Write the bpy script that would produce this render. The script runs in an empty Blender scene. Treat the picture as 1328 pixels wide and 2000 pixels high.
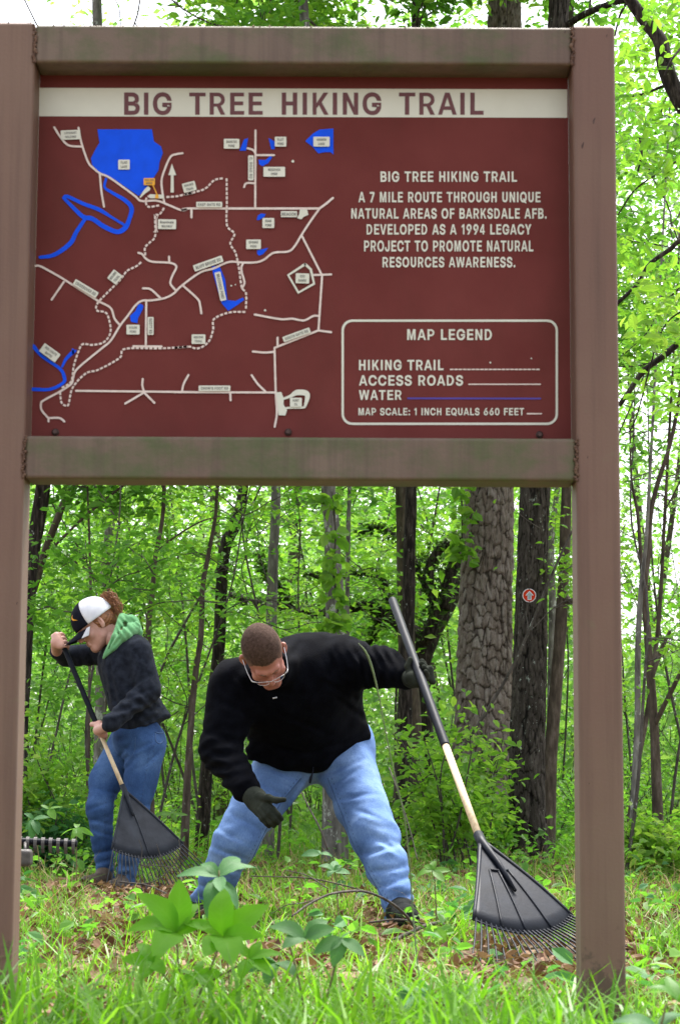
import bpy, math, random
import numpy as np
from mathutils import Vector, Matrix, noise as mn

rad = math.radians
SC = bpy.context.scene
COL = SC.collection

# ------------------------------------------------------------------ camera
F_PX = 4200.0
PITCH = rad(7.6)
ROLL = rad(0.30)
CAM = np.array((0.0, 0.0, 0.50))
_r0 = np.array((1.0, 0, 0)); _f = np.array((0, math.cos(PITCH), math.sin(PITCH))); _u0 = np.array((0, -math.sin(PITCH), math.cos(PITCH)))
_r = _r0 * math.cos(ROLL) + _u0 * math.sin(ROLL)
_u = -_r0 * math.sin(ROLL) + _u0 * math.cos(ROLL)
cam = bpy.data.cameras.new('camera'); camo = bpy.data.objects.new('camera', cam); COL.objects.link(camo)
camo.matrix_world = Matrix([[_r[i], _u[i], -_f[i], CAM[i]] for i in range(3)] + [[0, 0, 0, 1]])
cam.sensor_fit = 'VERTICAL'; cam.sensor_height = 24.0; cam.lens = F_PX / 2000 * 24.0
cam.clip_start = 0.05; cam.clip_end = 2000
cam.dof.use_dof = True; cam.dof.focus_distance = 9.6; cam.dof.aperture_fstop = 8.0
SC.camera = camo

# ------------------------------------------------------------------ sky, sun, exposure
SUN_EL, SUN_AZ = 66.0, 20.0            # azimuth clockwise from +Y (behind the scene)
w = bpy.data.worlds.new('World'); SC.world = w; w.use_nodes = True
nt = w.node_tree; bg = nt.nodes['Background']
sky = nt.nodes.new('ShaderNodeTexSky'); sky.sky_type = 'NISHITA'; sky.sun_disc = False
sky.sun_elevation = rad(SUN_EL); sky.sun_rotation = rad(SUN_AZ); sky.dust_density = 3.0; sky.air_density = 1.0
hs = nt.nodes.new('ShaderNodeHueSaturation'); hs.inputs['Saturation'].default_value = 0.30   # thin high cloud: a whiter sky
nt.links.new(sky.outputs[0], hs.inputs['Color']); nt.links.new(hs.outputs[0], bg.inputs['Color'])
bg.inputs['Strength'].default_value = 0.15
sl = bpy.data.lights.new('sun', 'SUN'); sl.energy = 3.2; sl.angle = rad(22); sl.color = (1.0, 0.96, 0.90)
so = bpy.data.objects.new('sun', sl); COL.objects.link(so)
_sd = Vector((math.sin(rad(SUN_AZ)) * math.cos(rad(SUN_EL)), math.cos(rad(SUN_AZ)) * math.cos(rad(SUN_EL)), math.sin(rad(SUN_EL))))
so.rotation_euler = _sd.to_track_quat('Z', 'Y').to_euler(); so.location = (0, 0, 30)
SC.view_settings.view_transform = 'Standard'; SC.view_settings.look = 'None'
SC.view_settings.gamma = 1.0; SC.view_settings.use_curve_mapping = False
SC.view_settings.exposure = 1.72
cy = SC.cycles
cy.max_bounces = 8; cy.diffuse_bounces = 4; cy.glossy_bounces = 3; cy.transmission_bounces = 5; cy.transparent_max_bounces = 6
cy.use_denoising = True

# ------------------------------------------------------------------ helpers
def P(x, y, Y):
    """world point at world depth Y seen at photo pixel (x, y) (1328 x 2000)"""
    d = _f + _r * ((x - 664) / F_PX) + _u * ((1000 - y) / F_PX)
    return CAM + d * ((Y - CAM[1]) / d[1])
def V3(*a): return np.array(a, float)
RNG = np.random.default_rng(7)

def gh(x, y):
    """height of the forest floor"""
    x = np.asarray(x, float); y = np.asarray(y, float)
    h = 0.020 * np.sin(x * 1.3 + 0.7) * np.sin(y * 0.9 + 1.0) + 0.012 * np.sin(x * 3.1 + y * 2.3) + 0.008 * np.sin(x * 5.7 - y * 4.1 + 2)
    h = h + 0.10 * np.sin(x * 0.31 + 1.0) * np.sin(y * 0.23 + 0.5) * np.clip((y - 14) / 14, 0, 1)
    h = h + 0.45 * np.clip((y - 20) / 40, 0, 3)
    return h

def tag(o, label=None, cat=None, group=None, kind=None):
    if label: o['label'] = label
    if cat: o['category'] = cat
    if group: o['group'] = group
    if kind: o['kind'] = kind
    return o
def empty(name, loc=(0, 0, 0)):
    o = bpy.data.objects.new(name, None); o.empty_display_size = .1; o.location = loc; COL.objects.link(o); return o
def link(name, me, parent=None):
    o = bpy.data.objects.new(name, me); COL.objects.link(o)
    if parent is not None:
        o.parent = parent
        if parent.location.length > 0 and parent.parent is None:
            o.matrix_parent_inverse = Matrix.Translation(parent.location).inverted()
    return o
def mesh(name, parts, mat, parent=None, smooth=True, attr=None):
    """parts: list of (V, F, F2...) with F int arrays (n,3) or (n,4); one mesh object"""
    vs = []; loops = []; sizes = []; off = 0
    for p in parts:
        V = np.asarray(p[0], float).reshape(-1, 3); vs.append(V)
        for F in p[1:]:
            F = np.asarray(F, int)
            if F.size == 0: continue
            loops.append((F + off).ravel()); sizes.append(np.full(len(F), F.shape[1]))
        off += len(V)
    V = np.concatenate(vs); L = np.concatenate(loops); S = np.concatenate(sizes)
    me = bpy.data.meshes.new(name)
    me.vertices.add(len(V)); me.vertices.foreach_set('co', V.astype(np.float32).ravel())
    me.loops.add(len(L)); me.loops.foreach_set('vertex_index', L.astype(np.int32))
    me.polygons.add(len(S)); st = np.concatenate(([0], np.cumsum(S)[:-1]))
    me.polygons.foreach_set('loop_start', st.astype(np.int32)); me.polygons.foreach_set('loop_total', S.astype(np.int32))
    me.polygons.foreach_set('use_smooth', np.full(len(S), bool(smooth)))
    me.update(calc_edges=True); me.validate()
    if attr is not None:
        for k, a in attr.items():
            at = me.attributes.new(k, 'FLOAT', 'POINT'); at.data.foreach_set('value', np.asarray(a, np.float32))
    for m in (mat if isinstance(mat, (list, tuple)) else [mat]): me.materials.append(m)
    return link(name, me, parent)

# ---- materials
def new_mat(name):
    m = bpy.data.materials.new(name); m.use_nodes = True
    return m, m.node_tree, m.node_tree.nodes['Principled BSDF']
def ramp(nt, stops, interp='LINEAR'):
    r = nt.nodes.new('ShaderNodeValToRGB'); e = r.color_ramp.elements; r.color_ramp.interpolation = interp
    while len(e) < len(stops): e.new(0.5)
    for i, (p, c) in enumerate(stops):
        e[i].position = p; e[i].color = (*c, 1) if len(c) == 3 else c
    return r
def noise_n(nt, scale, detail=4, vec=None, stretch=None, rough=.55):
    n = nt.nodes.new('ShaderNodeTexNoise'); n.inputs['Scale'].default_value = scale; n.inputs['Detail'].default_value = detail
    n.inputs['Roughness'].default_value = rough
    g = nt.nodes.new('ShaderNodeTexCoord'); mp = nt.nodes.new('ShaderNodeMapping')
    mp.inputs['Scale'].default_value = stretch or (1, 1, 1)
    nt.links.new(g.outputs['Object'], mp.inputs['Vector']); nt.links.new(mp.outputs[0], n.inputs['Vector'])
    return n
def bump(nt, b, src, dist, strength=.6):
    bu = nt.nodes.new('ShaderNodeBump'); bu.inputs['Distance'].default_value = dist; bu.inputs['Strength'].default_value = strength
    nt.links.new(src, bu.inputs['Height']); nt.links.new(bu.outputs[0], b.inputs['Normal']); return bu
def mat_noise(name, stops, scale=20, stretch=None, rough=.6, bmp=None, bscale=None, detail=5, metal=0, sheen=0, spec=.5):
    m, nt, b = new_mat(name)
    n = noise_n(nt, scale, detail, stretch=stretch); r = ramp(nt, stops)
    nt.links.new(n.outputs[0], r.inputs[0]); nt.links.new(r.outputs[0], b.inputs['Base Color'])
    b.inputs['Roughness'].default_value = rough; b.inputs['Metallic'].default_value = metal
    b.inputs['Specular IOR Level'].default_value = spec
    if sheen: b.inputs['Sheen Weight'].default_value = sheen; b.inputs['Sheen Roughness'].default_value = .5
    if bmp:
        n2 = noise_n(nt, bscale or scale * 3, 5, stretch=stretch); bump(nt, b, n2.outputs[0], bmp)
    return m
def mat_plain(name, c, rough=.5, metal=0, spec=.5):
    c2 = tuple(v * .86 for v in c)
    return mat_noise(name, [(.35, c2), (.65, c)], 30, rough=rough, metal=metal, spec=spec)
def mat_leaf(name, stops, trans=.45, rough=.45, bmp=False):
    """leaf tissue: a colour of its own for each leaf, light passes through"""
    m, nt, b = new_mat(name)
    g = nt.nodes.new('ShaderNodeNewGeometry'); r = ramp(nt, stops)
    n = noise_n(nt, 1.1, 3); mx = nt.nodes.new('ShaderNodeMath'); mx.operation = 'MULTIPLY_ADD'; mx.inputs[1].default_value = .55
    ad = nt.nodes.new('ShaderNodeMath'); ad.operation = 'MULTIPLY_ADD'; ad.inputs[1].default_value = 1.1; ad.inputs[2].default_value = -.32
    nt.links.new(n.outputs[0], ad.inputs[0])
    nt.links.new(g.outputs['Random Per Island'], mx.inputs[0]); nt.links.new(ad.outputs[0], mx.inputs[2])
    nt.links.new(mx.outputs[0], r.inputs[0]); nt.links.new(r.outputs[0], b.inputs['Base Color'])
    b.inputs['Roughness'].default_value = rough; b.inputs['Specular IOR Level'].default_value = .3
    t = nt.nodes.new('ShaderNodeBsdfTranslucent'); mixc = nt.nodes.new('ShaderNodeMix'); mixc.data_type = 'RGBA'; mixc.blend_type = 'MULTIPLY'
    mixc.inputs[0].default_value = 1.0; nt.links.new(r.outputs[0], mixc.inputs[6]); mixc.inputs[7].default_value = (1.40, 1.52, .8, 1)
    nt.links.new(mixc.outputs[2], t.inputs['Color'])
    ms = nt.nodes.new('ShaderNodeMixShader'); ms.inputs[0].default_value = trans
    nt.links.new(b.outputs[0], ms.inputs[1]); nt.links.new(t.outputs[0], ms.inputs[2])
    nt.links.new(ms.outputs[0], nt.nodes['Material Output'].inputs['Surface'])
    if bmp:
        n2 = noise_n(nt, 60, 3); bump(nt, b, n2.outputs[0], .002)
    return m

# ---- tubes, ribbons
def catmull(pts, n):
    p = np.asarray(pts, float); N = len(p)
    if N < 3:
        t = np.linspace(0, 1, n)[:, None]; return p[0] * (1 - t) + p[-1] * t
    q = np.vstack([2 * p[0] - p[1], p, 2 * p[-1] - p[-2]])
    t = np.linspace(0, N - 1 - 1e-9, n); i = t.astype(int); f = (t - i)[:, None]
    a, b, c, d = q[i], q[i + 1], q[i + 2], q[i + 3]
    return .5 * ((2 * b) + (-a + c) * f + (2 * a - 5 * b + 4 * c - d) * f ** 2 + (-a + 3 * b - 3 * c + d) * f ** 3)
def tube(pts, radii, seg=8, caps=True, disp=None):
    p = np.asarray(pts, float); n = len(p); r = np.broadcast_to(np.asarray(radii, float), (n,))
    t = np.gradient(p, axis=0); t /= np.linalg.norm(t, axis=1)[:, None] + 1e-12
    ref = V3(0, 1, 0) if abs(t[0][1]) < .9 else V3(1, 0, 0)
    u = np.cross(t[0], ref); u /= np.linalg.norm(u)
    U = np.zeros((n, 3)); U[0] = u
    for i in range(1, n):
        u = U[i - 1] - t[i] * np.dot(U[i - 1], t[i]); U[i] = u / (np.linalg.norm(u) + 1e-12)
    W = np.cross(t, U)
    a = np.arange(seg) / seg * 2 * math.pi
    rr = r[:, None] * np.ones(seg)
    if disp is not None: rr = rr + disp(np.arange(n)[:, None] / (n - 1), a[None, :], p, r)
    V = p[:, None, :] + rr[..., None] * (np.cos(a)[None, :, None] * U[:, None, :] + np.sin(a)[None, :, None] * W[:, None, :])
    V = V.reshape(-1, 3)
    i = np.arange(n - 1)[:, None] * seg; j = np.arange(seg)[None, :]; j2 = (j + 1) % seg
    F = np.stack([i + j, i + j2, i + seg + j2, i + seg + j], -1).reshape(-1, 4)
    if caps:
        V = np.vstack([V, p[0], p[-1]]); k = n * seg; j = np.arange(seg); j2 = (j + 1) % seg
        T = np.vstack([np.stack([np.full(seg, k), j2, j], 1), np.stack([np.full(seg, k + 1), (n - 1) * seg + j, (n - 1) * seg + j2], 1)])
        return (V, F, T)
    return (V, F)
def box(lo, hi):
    x0, y0, z0 = lo; x1, y1, z1 = hi
    V = [(x0, y0, z0), (x1, y0, z0), (x1, y1, z0), (x0, y1, z0), (x0, y0, z1), (x1, y0, z1), (x1, y1, z1), (x0, y1, z1)]
    return (V, [(0, 3, 2, 1), (4, 5, 6, 7), (0, 1, 5, 4), (1, 2, 6, 5), (2, 3, 7, 6), (3, 0, 4, 7)])
def bevel(o, wd, seg=3):
    m = o.modifiers.new('bevel', 'BEVEL'); m.width = wd; m.segments = seg; m.limit_method = 'ANGLE'; return o

# ---- signed distance bodies
def _cap(G, a, b, ra, rb):
    a = np.asarray(a, np.float32); b = np.asarray(b, np.float32); ba = b - a; L = float(ba @ ba) + 1e-12
    h = np.clip(((G[0] - a[0]) * ba[0] + (G[1] - a[1]) * ba[1] + (G[2] - a[2]) * ba[2]) / L, 0, 1)
    d = np.sqrt((G[0] - a[0] - ba[0] * h) ** 2 + (G[1] - a[1] - ba[1] * h) ** 2 + (G[2] - a[2] - ba[2] * h) ** 2)
    return d - (ra + (rb - ra) * h)
def _ell(G, c, r, R=None):
    q = [G[i] - c[i] for i in range(3)]
    if R is not None: q = [sum(R[j][i] * q[j] for j in range(3)) for i in range(3)]   # R columns = axes
    k0 = np.sqrt(sum((q[i] / r[i]) ** 2 for i in range(3))); k1 = np.sqrt(sum((q[i] / r[i] ** 2) ** 2 for i in range(3))) + 1e-9
    return k0 * (k0 - 1) / k1
def _pl(G, p, n):
    n = np.asarray(n, float); n = n / np.linalg.norm(n)
    return (G[0] - p[0]) * n[0] + (G[1] - p[1]) * n[1] + (G[2] - p[2]) * n[2]
def smin(a, b, k):
    h = np.clip(.5 + .5 * (b - a) / k, 0, 1); return b * (1 - h) + a * h - k * h * (1 - h)
def sdf(prims, res, disp=None, lo=None, hi=None):
    """prims: ('c',a,b,ra,rb,k) ('e',c,r,R,k) or ('-e'..), ('-c'..) smooth-subtracted, ('&',p,n) cut away the side n points to"""
    if lo is None:
        pts = []
        for q in prims:
            if q[0] == 'c': pts += [np.array(q[1]) - q[3], np.array(q[1]) + q[3], np.array(q[2]) - q[4], np.array(q[2]) + q[4]]
            if q[0] == 'e': m = max(q[2]); pts += [np.array(q[1]) - m, np.array(q[1]) + m]
        pts = np.array(pts); lo = pts.min(0) - 4 * res; hi = pts.max(0) + 4 * res
    ax = [np.arange(lo[i], hi[i] + res, res, dtype=np.float32) for i in range(3)]
    G = np.meshgrid(*ax, indexing='ij')
    D = None
    for q in prims:
        k = q[-1]
        if q[0] in ('c', '-c'): d = _cap(G, *q[1:5])
        elif q[0] in ('e', '-e'): d = _ell(G, *q[1:4])
        elif q[0] == '&': D = np.maximum(D, _pl(G, q[1], q[2])); continue
        if q[0][0] == '-': D = -smin(-D, d, k)
        else: D = d if D is None else smin(D, d, k)
    if disp is not None: D = D + disp(G)
    return nets(D, np.asarray(lo, float), res)
def nets(D, lo, h):
    s = D < 0
    c = [(i, j, k) for i in (0, 1) for j in (0, 1) for k in (0, 1)]
    n = [d - 1 for d in D.shape]
    cnt = np.zeros(n, np.int8)
    for (i, j, k) in c: cnt += s[i:i + n[0], j:j + n[1], k:k + n[2]]
    act = np.argwhere((cnt > 0) & (cnt < 8))
    cv = {cc: D[act[:, 0] + cc[0], act[:, 1] + cc[1], act[:, 2] + cc[2]] for cc in c}
    S = np.zeros((len(act), 3)); N = np.zeros(len(act))
    for a in c:
        for ax in range(3):
            if a[ax] == 0:
                b = list(a); b[ax] = 1; b = tuple(b)
                x = (cv[a] < 0) != (cv[b] < 0)
                t = np.where(x, cv[a] / np.where(x, cv[a] - cv[b], 1), 0)
                p = np.array(a, float)[None, :] + t[:, None] * (np.array(b) - np.array(a))[None, :]
                S += p * x[:, None]; N += x
    V = lo + h * (act + S / N[:, None])
    ids = np.full(n, -1, np.int64); ids[act[:, 0], act[:, 1], act[:, 2]] = np.arange(len(act))
    F = []
    for ax in range(3):
        sh = [slice(0, None)] * 3; a0 = [slice(1, n[0]), slice(1, n[1]), slice(1, n[2])]; a0[ax] = slice(0, n[ax])
        a1 = list(a0); a1[ax] = slice(1, n[ax] + 1)
        A = s[tuple(a0)]; B = s[tuple(a1)]
        e = np.argwhere(A != B); off = np.ones(3, int); off[ax] = 0; e = e + off
        flip = s[e[:, 0], e[:, 1], e[:, 2]]
        u, v = [(1, 2), (2, 0), (0, 1)][ax]
        def g(du, dv):
            q = e.copy(); q[:, u] += du; q[:, v] += dv; return ids[q[:, 0], q[:, 1], q[:, 2]]
        Q = np.stack([g(-1, -1), g(0, -1), g(0, 0), g(-1, 0)], 1)
        Q[~flip] = Q[~flip][:, ::-1]
        F.append(Q)
    F = np.concatenate(F); F = F[(F >= 0).all(1)]
    return (V, F)
def relax(part, it=2):
    V, F = part; n = len(V)
    for _ in range(it):
        S = np.zeros((n, 3)); C = np.zeros(n)
        for a in range(4):
            b = (a + 1) % 4
            np.add.at(S, F[:, a], V[F[:, b]]); np.add.at(C, F[:, a], 1)
            np.add.at(S, F[:, b], V[F[:, a]]); np.add.at(C, F[:, b], 1)
        V = V * .45 + .55 * S / C[:, None]
    return (V, F)
def nz(G, s, seed=0):
    """cheap smooth noise field"""
    a = seed * 1.7
    x, y, z = G[0] * s, G[1] * s, G[2] * s
    return (np.sin(x * 1.1 + 1.7 * np.sin(y * .9 + a) + a) * np.sin(y * 1.3 + 1.5 * np.sin(z * 1.1 + a * 2)) +
            np.sin(z * 1.7 + 1.3 * np.sin(x * 1.2 - a) + a * 3) * np.sin(x * .7 + y * 1.9 + a)) * .5

# ------------------------------------------------------------------ materials
M = {}
def steel_paint(name, base, alt, algae, rust, algae_amt):
    m, nt, b = new_mat(name)
    n1 = noise_n(nt, 2.2, 6); r1 = ramp(nt, [(.35, base), (.68, alt)])
    nt.links.new(n1.outputs[0], r1.inputs[0])
    n2 = noise_n(nt, 5.5, 8, stretch=(1, 1, 1.6), rough=.65); r2 = ramp(nt, [(algae_amt, (0, 0, 0)), (min(algae_amt + .17, 1), (.7, .7, .7))])
    nt.links.new(n2.outputs[0], r2.inputs[0])
    mx = nt.nodes.new('ShaderNodeMix'); mx.data_type = 'RGBA'; nt.links.new(r2.outputs[0], mx.inputs[0])
    nt.links.new(r1.outputs[0], mx.inputs[6]); mx.inputs[7].default_value = (*algae, 1)
    n3 = noise_n(nt, 60, 6); r3 = ramp(nt, [(.66, (0, 0, 0)), (.78, (.35, .35, .35))]); nt.links.new(n3.outputs[0], r3.inputs[0])
    m2 = nt.nodes.new('ShaderNodeMix'); m2.data_type = 'RGBA'; nt.links.new(r3.outputs[0], m2.inputs[0])
    nt.links.new(mx.outputs[2], m2.inputs[6]); m2.inputs[7].default_value = (*rust, 1)
    # rain streaks down the faces and mud splashed up from the ground
    n5 = noise_n(nt, 1, 6, stretch=(42, 42, 1.3), rough=.6); r5 = ramp(nt, [(.46, (0, 0, 0)), (.72, (.5, .5, .5))]); nt.links.new(n5.outputs[0], r5.inputs[0])
    m3 = nt.nodes.new('ShaderNodeMix'); m3.data_type = 'RGBA'; nt.links.new(r5.outputs[0], m3.inputs[0]); nt.links.new(m2.outputs[2], m3.inputs[6]); m3.inputs[7].default_value = (base[0] * .55, base[1] * .55, base[2] * .55, 1)
    gg = nt.nodes.new('ShaderNodeTexCoord'); sx = nt.nodes.new('ShaderNodeSeparateXYZ'); nt.links.new(gg.outputs['Object'], sx.inputs[0])
    n6 = noise_n(nt, 22, 7, rough=.7); ma = nt.nodes.new('ShaderNodeMath'); ma.operation = 'MULTIPLY_ADD'; ma.inputs[1].default_value = -1.6; ma.inputs[2].default_value = .30; nt.links.new(sx.outputs[2], ma.inputs[0])
    mb = nt.nodes.new('ShaderNodeMath'); mb.operation = 'ADD'; nt.links.new(ma.outputs[0], mb.inputs[0]); nt.links.new(n6.outputs[0], mb.inputs[1]); r6 = ramp(nt, [(.56, (0, 0, 0)), (.66, (.75, .75, .75))]); nt.links.new(mb.outputs[0], r6.inputs[0])
    m4 = nt.nodes.new('ShaderNodeMix'); m4.data_type = 'RGBA'; nt.links.new(r6.outputs[0], m4.inputs[0]); nt.links.new(m3.outputs[2], m4.inputs[6]); m4.inputs[7].default_value = (.07, .045, .028, 1)
    nt.links.new(m4.outputs[2], b.inputs['Base Color']); b.inputs['Roughness'].default_value = .62
    n4 = noise_n(nt, 140, 5); bump(nt, b, n4.outputs[0], .0012, .5)
    return m
M['post'] = steel_paint('brown_painted_steel', (.150, .078, .055), (.175, .105, .072), (.15, .14, .07), (.20, .12, .09), .66)
M['beam'] = steel_paint('weathered_brown_steel', (.125, .078, .056), (.155, .110, .078), (.055, .085, .018), (.20, .16, .12), .44)
M['weld'] = mat_noise('rusty_weld', [(.3, (.06, .028, .018)), (.5, (.12, .065, .042)), (.7, (.17, .105, .068))], 70, rough=.9, bmp=.004, bscale=120)
M['panel'] = mat_noise('maroon_sign_face', [(.3, (.130, .029, .026)), (.7, (.155, .038, .034))], 6, rough=.7, spec=.10, bmp=.0004, bscale=260)
_m = M['panel']; _nt = _m.node_tree; _b = _nt.nodes['Principled BSDF']; _s = _b.inputs['Base Color'].links[0].from_socket
_n = noise_n(_nt, 3.2, 8, stretch=(1, 1, .45), rough=.7); _rp = ramp(_nt, [(.52, (0, 0, 0)), (.80, (.55, .55, .55))]); _nt.links.new(_n.outputs[0], _rp.inputs[0])
_x = _nt.nodes.new('ShaderNodeMix'); _x.data_type = 'RGBA'; _nt.links.new(_rp.outputs[0], _x.inputs[0]); _nt.links.new(_s, _x.inputs[6]); _x.inputs[7].default_value = (.085, .030, .022, 1); _nt.links.new(_x.outputs[2], _b.inputs['Base Color'])
M['cream'] = mat_noise('cream_print', [(.3, (.60, .60, .50)), (.7, (.67, .67, .57))], 9, rough=.5)
M['line'] = mat_noise('pinkish_cream_print', [(.3, (.62, .50, .44)), (.7, (.73, .63, .57))], 60, rough=.5)
M['blue'] = mat_plain('blue_print', (.0, .085, .85), .6, spec=.2)
M['purple'] = mat_plain('violet_blue_print', (.055, .03, .30), .5)
M['orange'] = mat_plain('orange_print', (.80, .38, .01), .5)
M['ink'] = mat_plain('grey_print', (.12, .12, .11), .6)
M['bolt'] = mat_noise('dark_bolt', [(.3, (.03, .015, .015)), (.7, (.10, .06, .05))], 80, rough=.5, metal=.6)
M['dark_metal'] = mat_noise('dark_weathered_metal', [(.3, (.045, .04, .038)), (.7, (.09, .08, .075))], 60, rough=.6, bmp=.002)

# ------------------------------------------------------------------ the trail sign
YS = 4.80; TD = 0.112                      # front face and depth of the 4 inch tubes
YP = YS + .092                             # face of the map panel
sign = empty('trail_sign', (0.0, YS + .05, 0.0))
tag(sign, 'large brown steel framed trail map sign with maroon panel and white heading', 'sign')
xl = (P(65, 200, YS)[0] + P(36, 1480, YS)[0]) / 2 - .001
xr = (P(1117, 200, YS)[0] + P(1132, 1540, YS)[0]) / 2
xo = (P(1197, 100, YS)[0] + P(1219, 1540, YS)[0] + P(1225, 1900, YS)[0]) / 3
zl = P(30, 42, YS)[2]; zr = P(1160, 49, YS)[2]
wp = xo - xr
def post(x0, x1, zt, lbl):
    o = mesh('post', [box((x0, YS, -.25), (x1, YS + TD, zt))], M['post'], sign, smooth=False); bevel(o, .010, 4); o['label'] = lbl
post(xl - wp, xl, zl, 'left square steel post'); post(xr, xo, zr, 'right square steel post')
zt1, zb1 = P(600, 50, YS)[2], P(600, 124, YS)[2]
zt2, zb2 = P(600, 853, YS)[2], P(600, 937, YS)[2]
bm1 = mesh('beam', [box((xl + .0005, YS + .002, zb1), (xr - .0005, YS + TD - .003, zt1))], M['beam'], sign, smooth=False); bevel(bm1, .008, 4); bm1['label'] = 'upper cross beam'
bm2 = mesh('beam', [box((xl + .0005, YS + .002, zb2), (xr - .0005, YS + TD - .003, zt2))], M['beam'], sign, smooth=False); bevel(bm2, .008, 4); bm2['label'] = 'lower cross beam stained green'
# rust and weld beads at the four joints
rw = random.Random(5)
for (xx, z0, z1, s) in ((xl, zb1, zt1, 1), (xr, zb1, zt1, 1), (xl, zb2, zt2, 1), (xr, zb2, zt2, 1)):
    parts = []
    nb = 17
    for i in range(nb):
        z = z0 + (z1 - z0) * (i + .5) / nb
        c = V3(xx + rw.uniform(-.0035, .0035), YS - .0005, z); r = rw.uniform(.0026, .0048)
        V, F = box((-1, -1, -1), (1, 1, 1)); 
        th = np.linspace(0, 2 * math.pi, 8, endpoint=False); V = []
        for k, ph in enumerate((-1.2, -.5, .3, 1.0)):
            for t in th: V.append(c + r * rw.uniform(.8, 1.25) * V3(math.cos(t) * math.cos(ph), math.sin(t) * math.cos(ph) * .7, math.sin(ph)))
        F = [(k * 8 + j, k * 8 + (j + 1) % 8, k * 8 + 8 + (j + 1) % 8, k * 8 + 8 + j) for k in range(3) for j in range(8)]
        parts.append((V, F, [(0, 3, 2, 1), (24, 25, 26, 27)]))
    wobj = mesh('weld', parts, M['weld'], sign)
# dirt and moss bits along the top edge of the frame
parts = []
for i in range(420):
    x = rw.uniform(xl - wp + .005, xo - .005); 
    zt = zl if x < xl else (zr if x > xr else zt1)
    if rw.random() < .5 and xl < x < xr: continue
    c = V3(x, YS + rw.uniform(.004, .03), zt - .0005); r = rw.uniform(.0008, .0022)
    parts.append((np.array([c + r * V3(*v) for v in ((-1, -1, 0), (1, -1, 0), (1, 1, 0), (-1, 1, 0), (rw.uniform(-1, 1), 0, rw.uniform(.8, 2)))]), [(0, 1, 4), (1, 2, 4), (2, 3, 4), (3, 0, 4)]))
tag(mesh('dirt_crumbs', parts, M['weld'], sign), kind='stuff')

pan = mesh('map_panel', [box((xl + .001, YP, zb2 + .05), (xr - .001, YP + .006, zt1 - .02))], M['panel'], sign, smooth=False)
_lay = [0]
def pp(pts, off=None):
    """photo pixels -> points on the face of the panel"""
    if off is None: off = .0008
    return np.array([P(a, b, YP - off) for a, b in pts])
def lay():
    _lay[0] += 1; return .0008 + _lay[0] * .00004
def flat(name, polys, mat, off=None):
    """polys: list of convex or simple pixel polygons, triangulated flat"""
    off = off or lay(); parts = []
    from mathutils.geometry import tessellate_polygon
    for poly in polys:
        T = tessellate_polygon([[Vector((a, b, 0)) for a, b in poly]])
        parts.append((pp(poly, off), np.array(T)))
    return mesh(name, parts, mat, pan, smooth=False)
def stroke_poly(pts, wd, smooth=True, closed=False, n=None):
    p = np.array(pts, float)
    if smooth and len(p) > 2: p = catmull(p, n or max(12, len(p) * 5))
    if closed: p = np.vstack([p, p[0]])
    wd = np.broadcast_to(np.asarray(wd, float), (len(p),))
    t = np.gradient(p, axis=0); t /= np.linalg.norm(t, axis=1)[:, None] + 1e-9
    nrm = np.stack([-t[:, 1], t[:, 0]], 1) * wd[:, None] / 2
    return p, nrm
def stroke(name, lines, wd, mat, smooth=True, caps=True, closed=False, vary=None):
    off = lay(); parts = []
    for ln in lines:
        ww = wd
        p, nr = stroke_poly(ln, 1.0, smooth, closed)
        ww = np.full(len(p), float(wd)) if vary is None else np.interp(np.linspace(0, 1, len(p)), np.linspace(0, 1, len(vary)), vary)
        nr = nr * ww[:, None]
        if caps:
            t0 = p[1] - p[0]; t0 /= np.linalg.norm(t0) + 1e-9; t1 = p[-1] - p[-2]; t1 /= np.linalg.norm(t1) + 1e-9
            a = [p[0] - t0 * ww[0] * .35]; b = [p[-1] + t1 * ww[-1] * .35]
            p = np.vstack([a, p, b]); nr = np.vstack([nr[:1] * .55, nr, nr[-1:] * .55])
        L = pp(p + nr, off); R = pp(p - nr, off); n = len(p)
        V = np.vstack([L, R]); i = np.arange(n - 1)
        parts.append((V, np.stack([i, i + n, i + n + 1, i + 1], 1)))
    return mesh(name, parts, mat, pan, smooth=False)
def rrect(x0, y0, x1, y1, r, rot=0, n=4):
    cx, cy_ = (x0 + x1) / 2, (y0 + y1) / 2; out = []
    for (qx, qy, a0) in ((x1 - r, y1 - r, 0), (x0 + r, y1 - r, 90), (x0 + r, y0 + r, 180), (x1 - r, y0 + r, 270)):
        for k in range(n + 1):
            a = rad(a0 + 90 * k / n); out.append((qx + r * math.cos(a), qy + r * math.sin(a)))
    c, s = math.cos(rad(rot)), math.sin(rad(rot))
    return [(cx + (a - cx) * c - (b - cy_) * s, cy_ + (a - cx) * s + (b - cy_) * c) for a, b in out]
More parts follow.
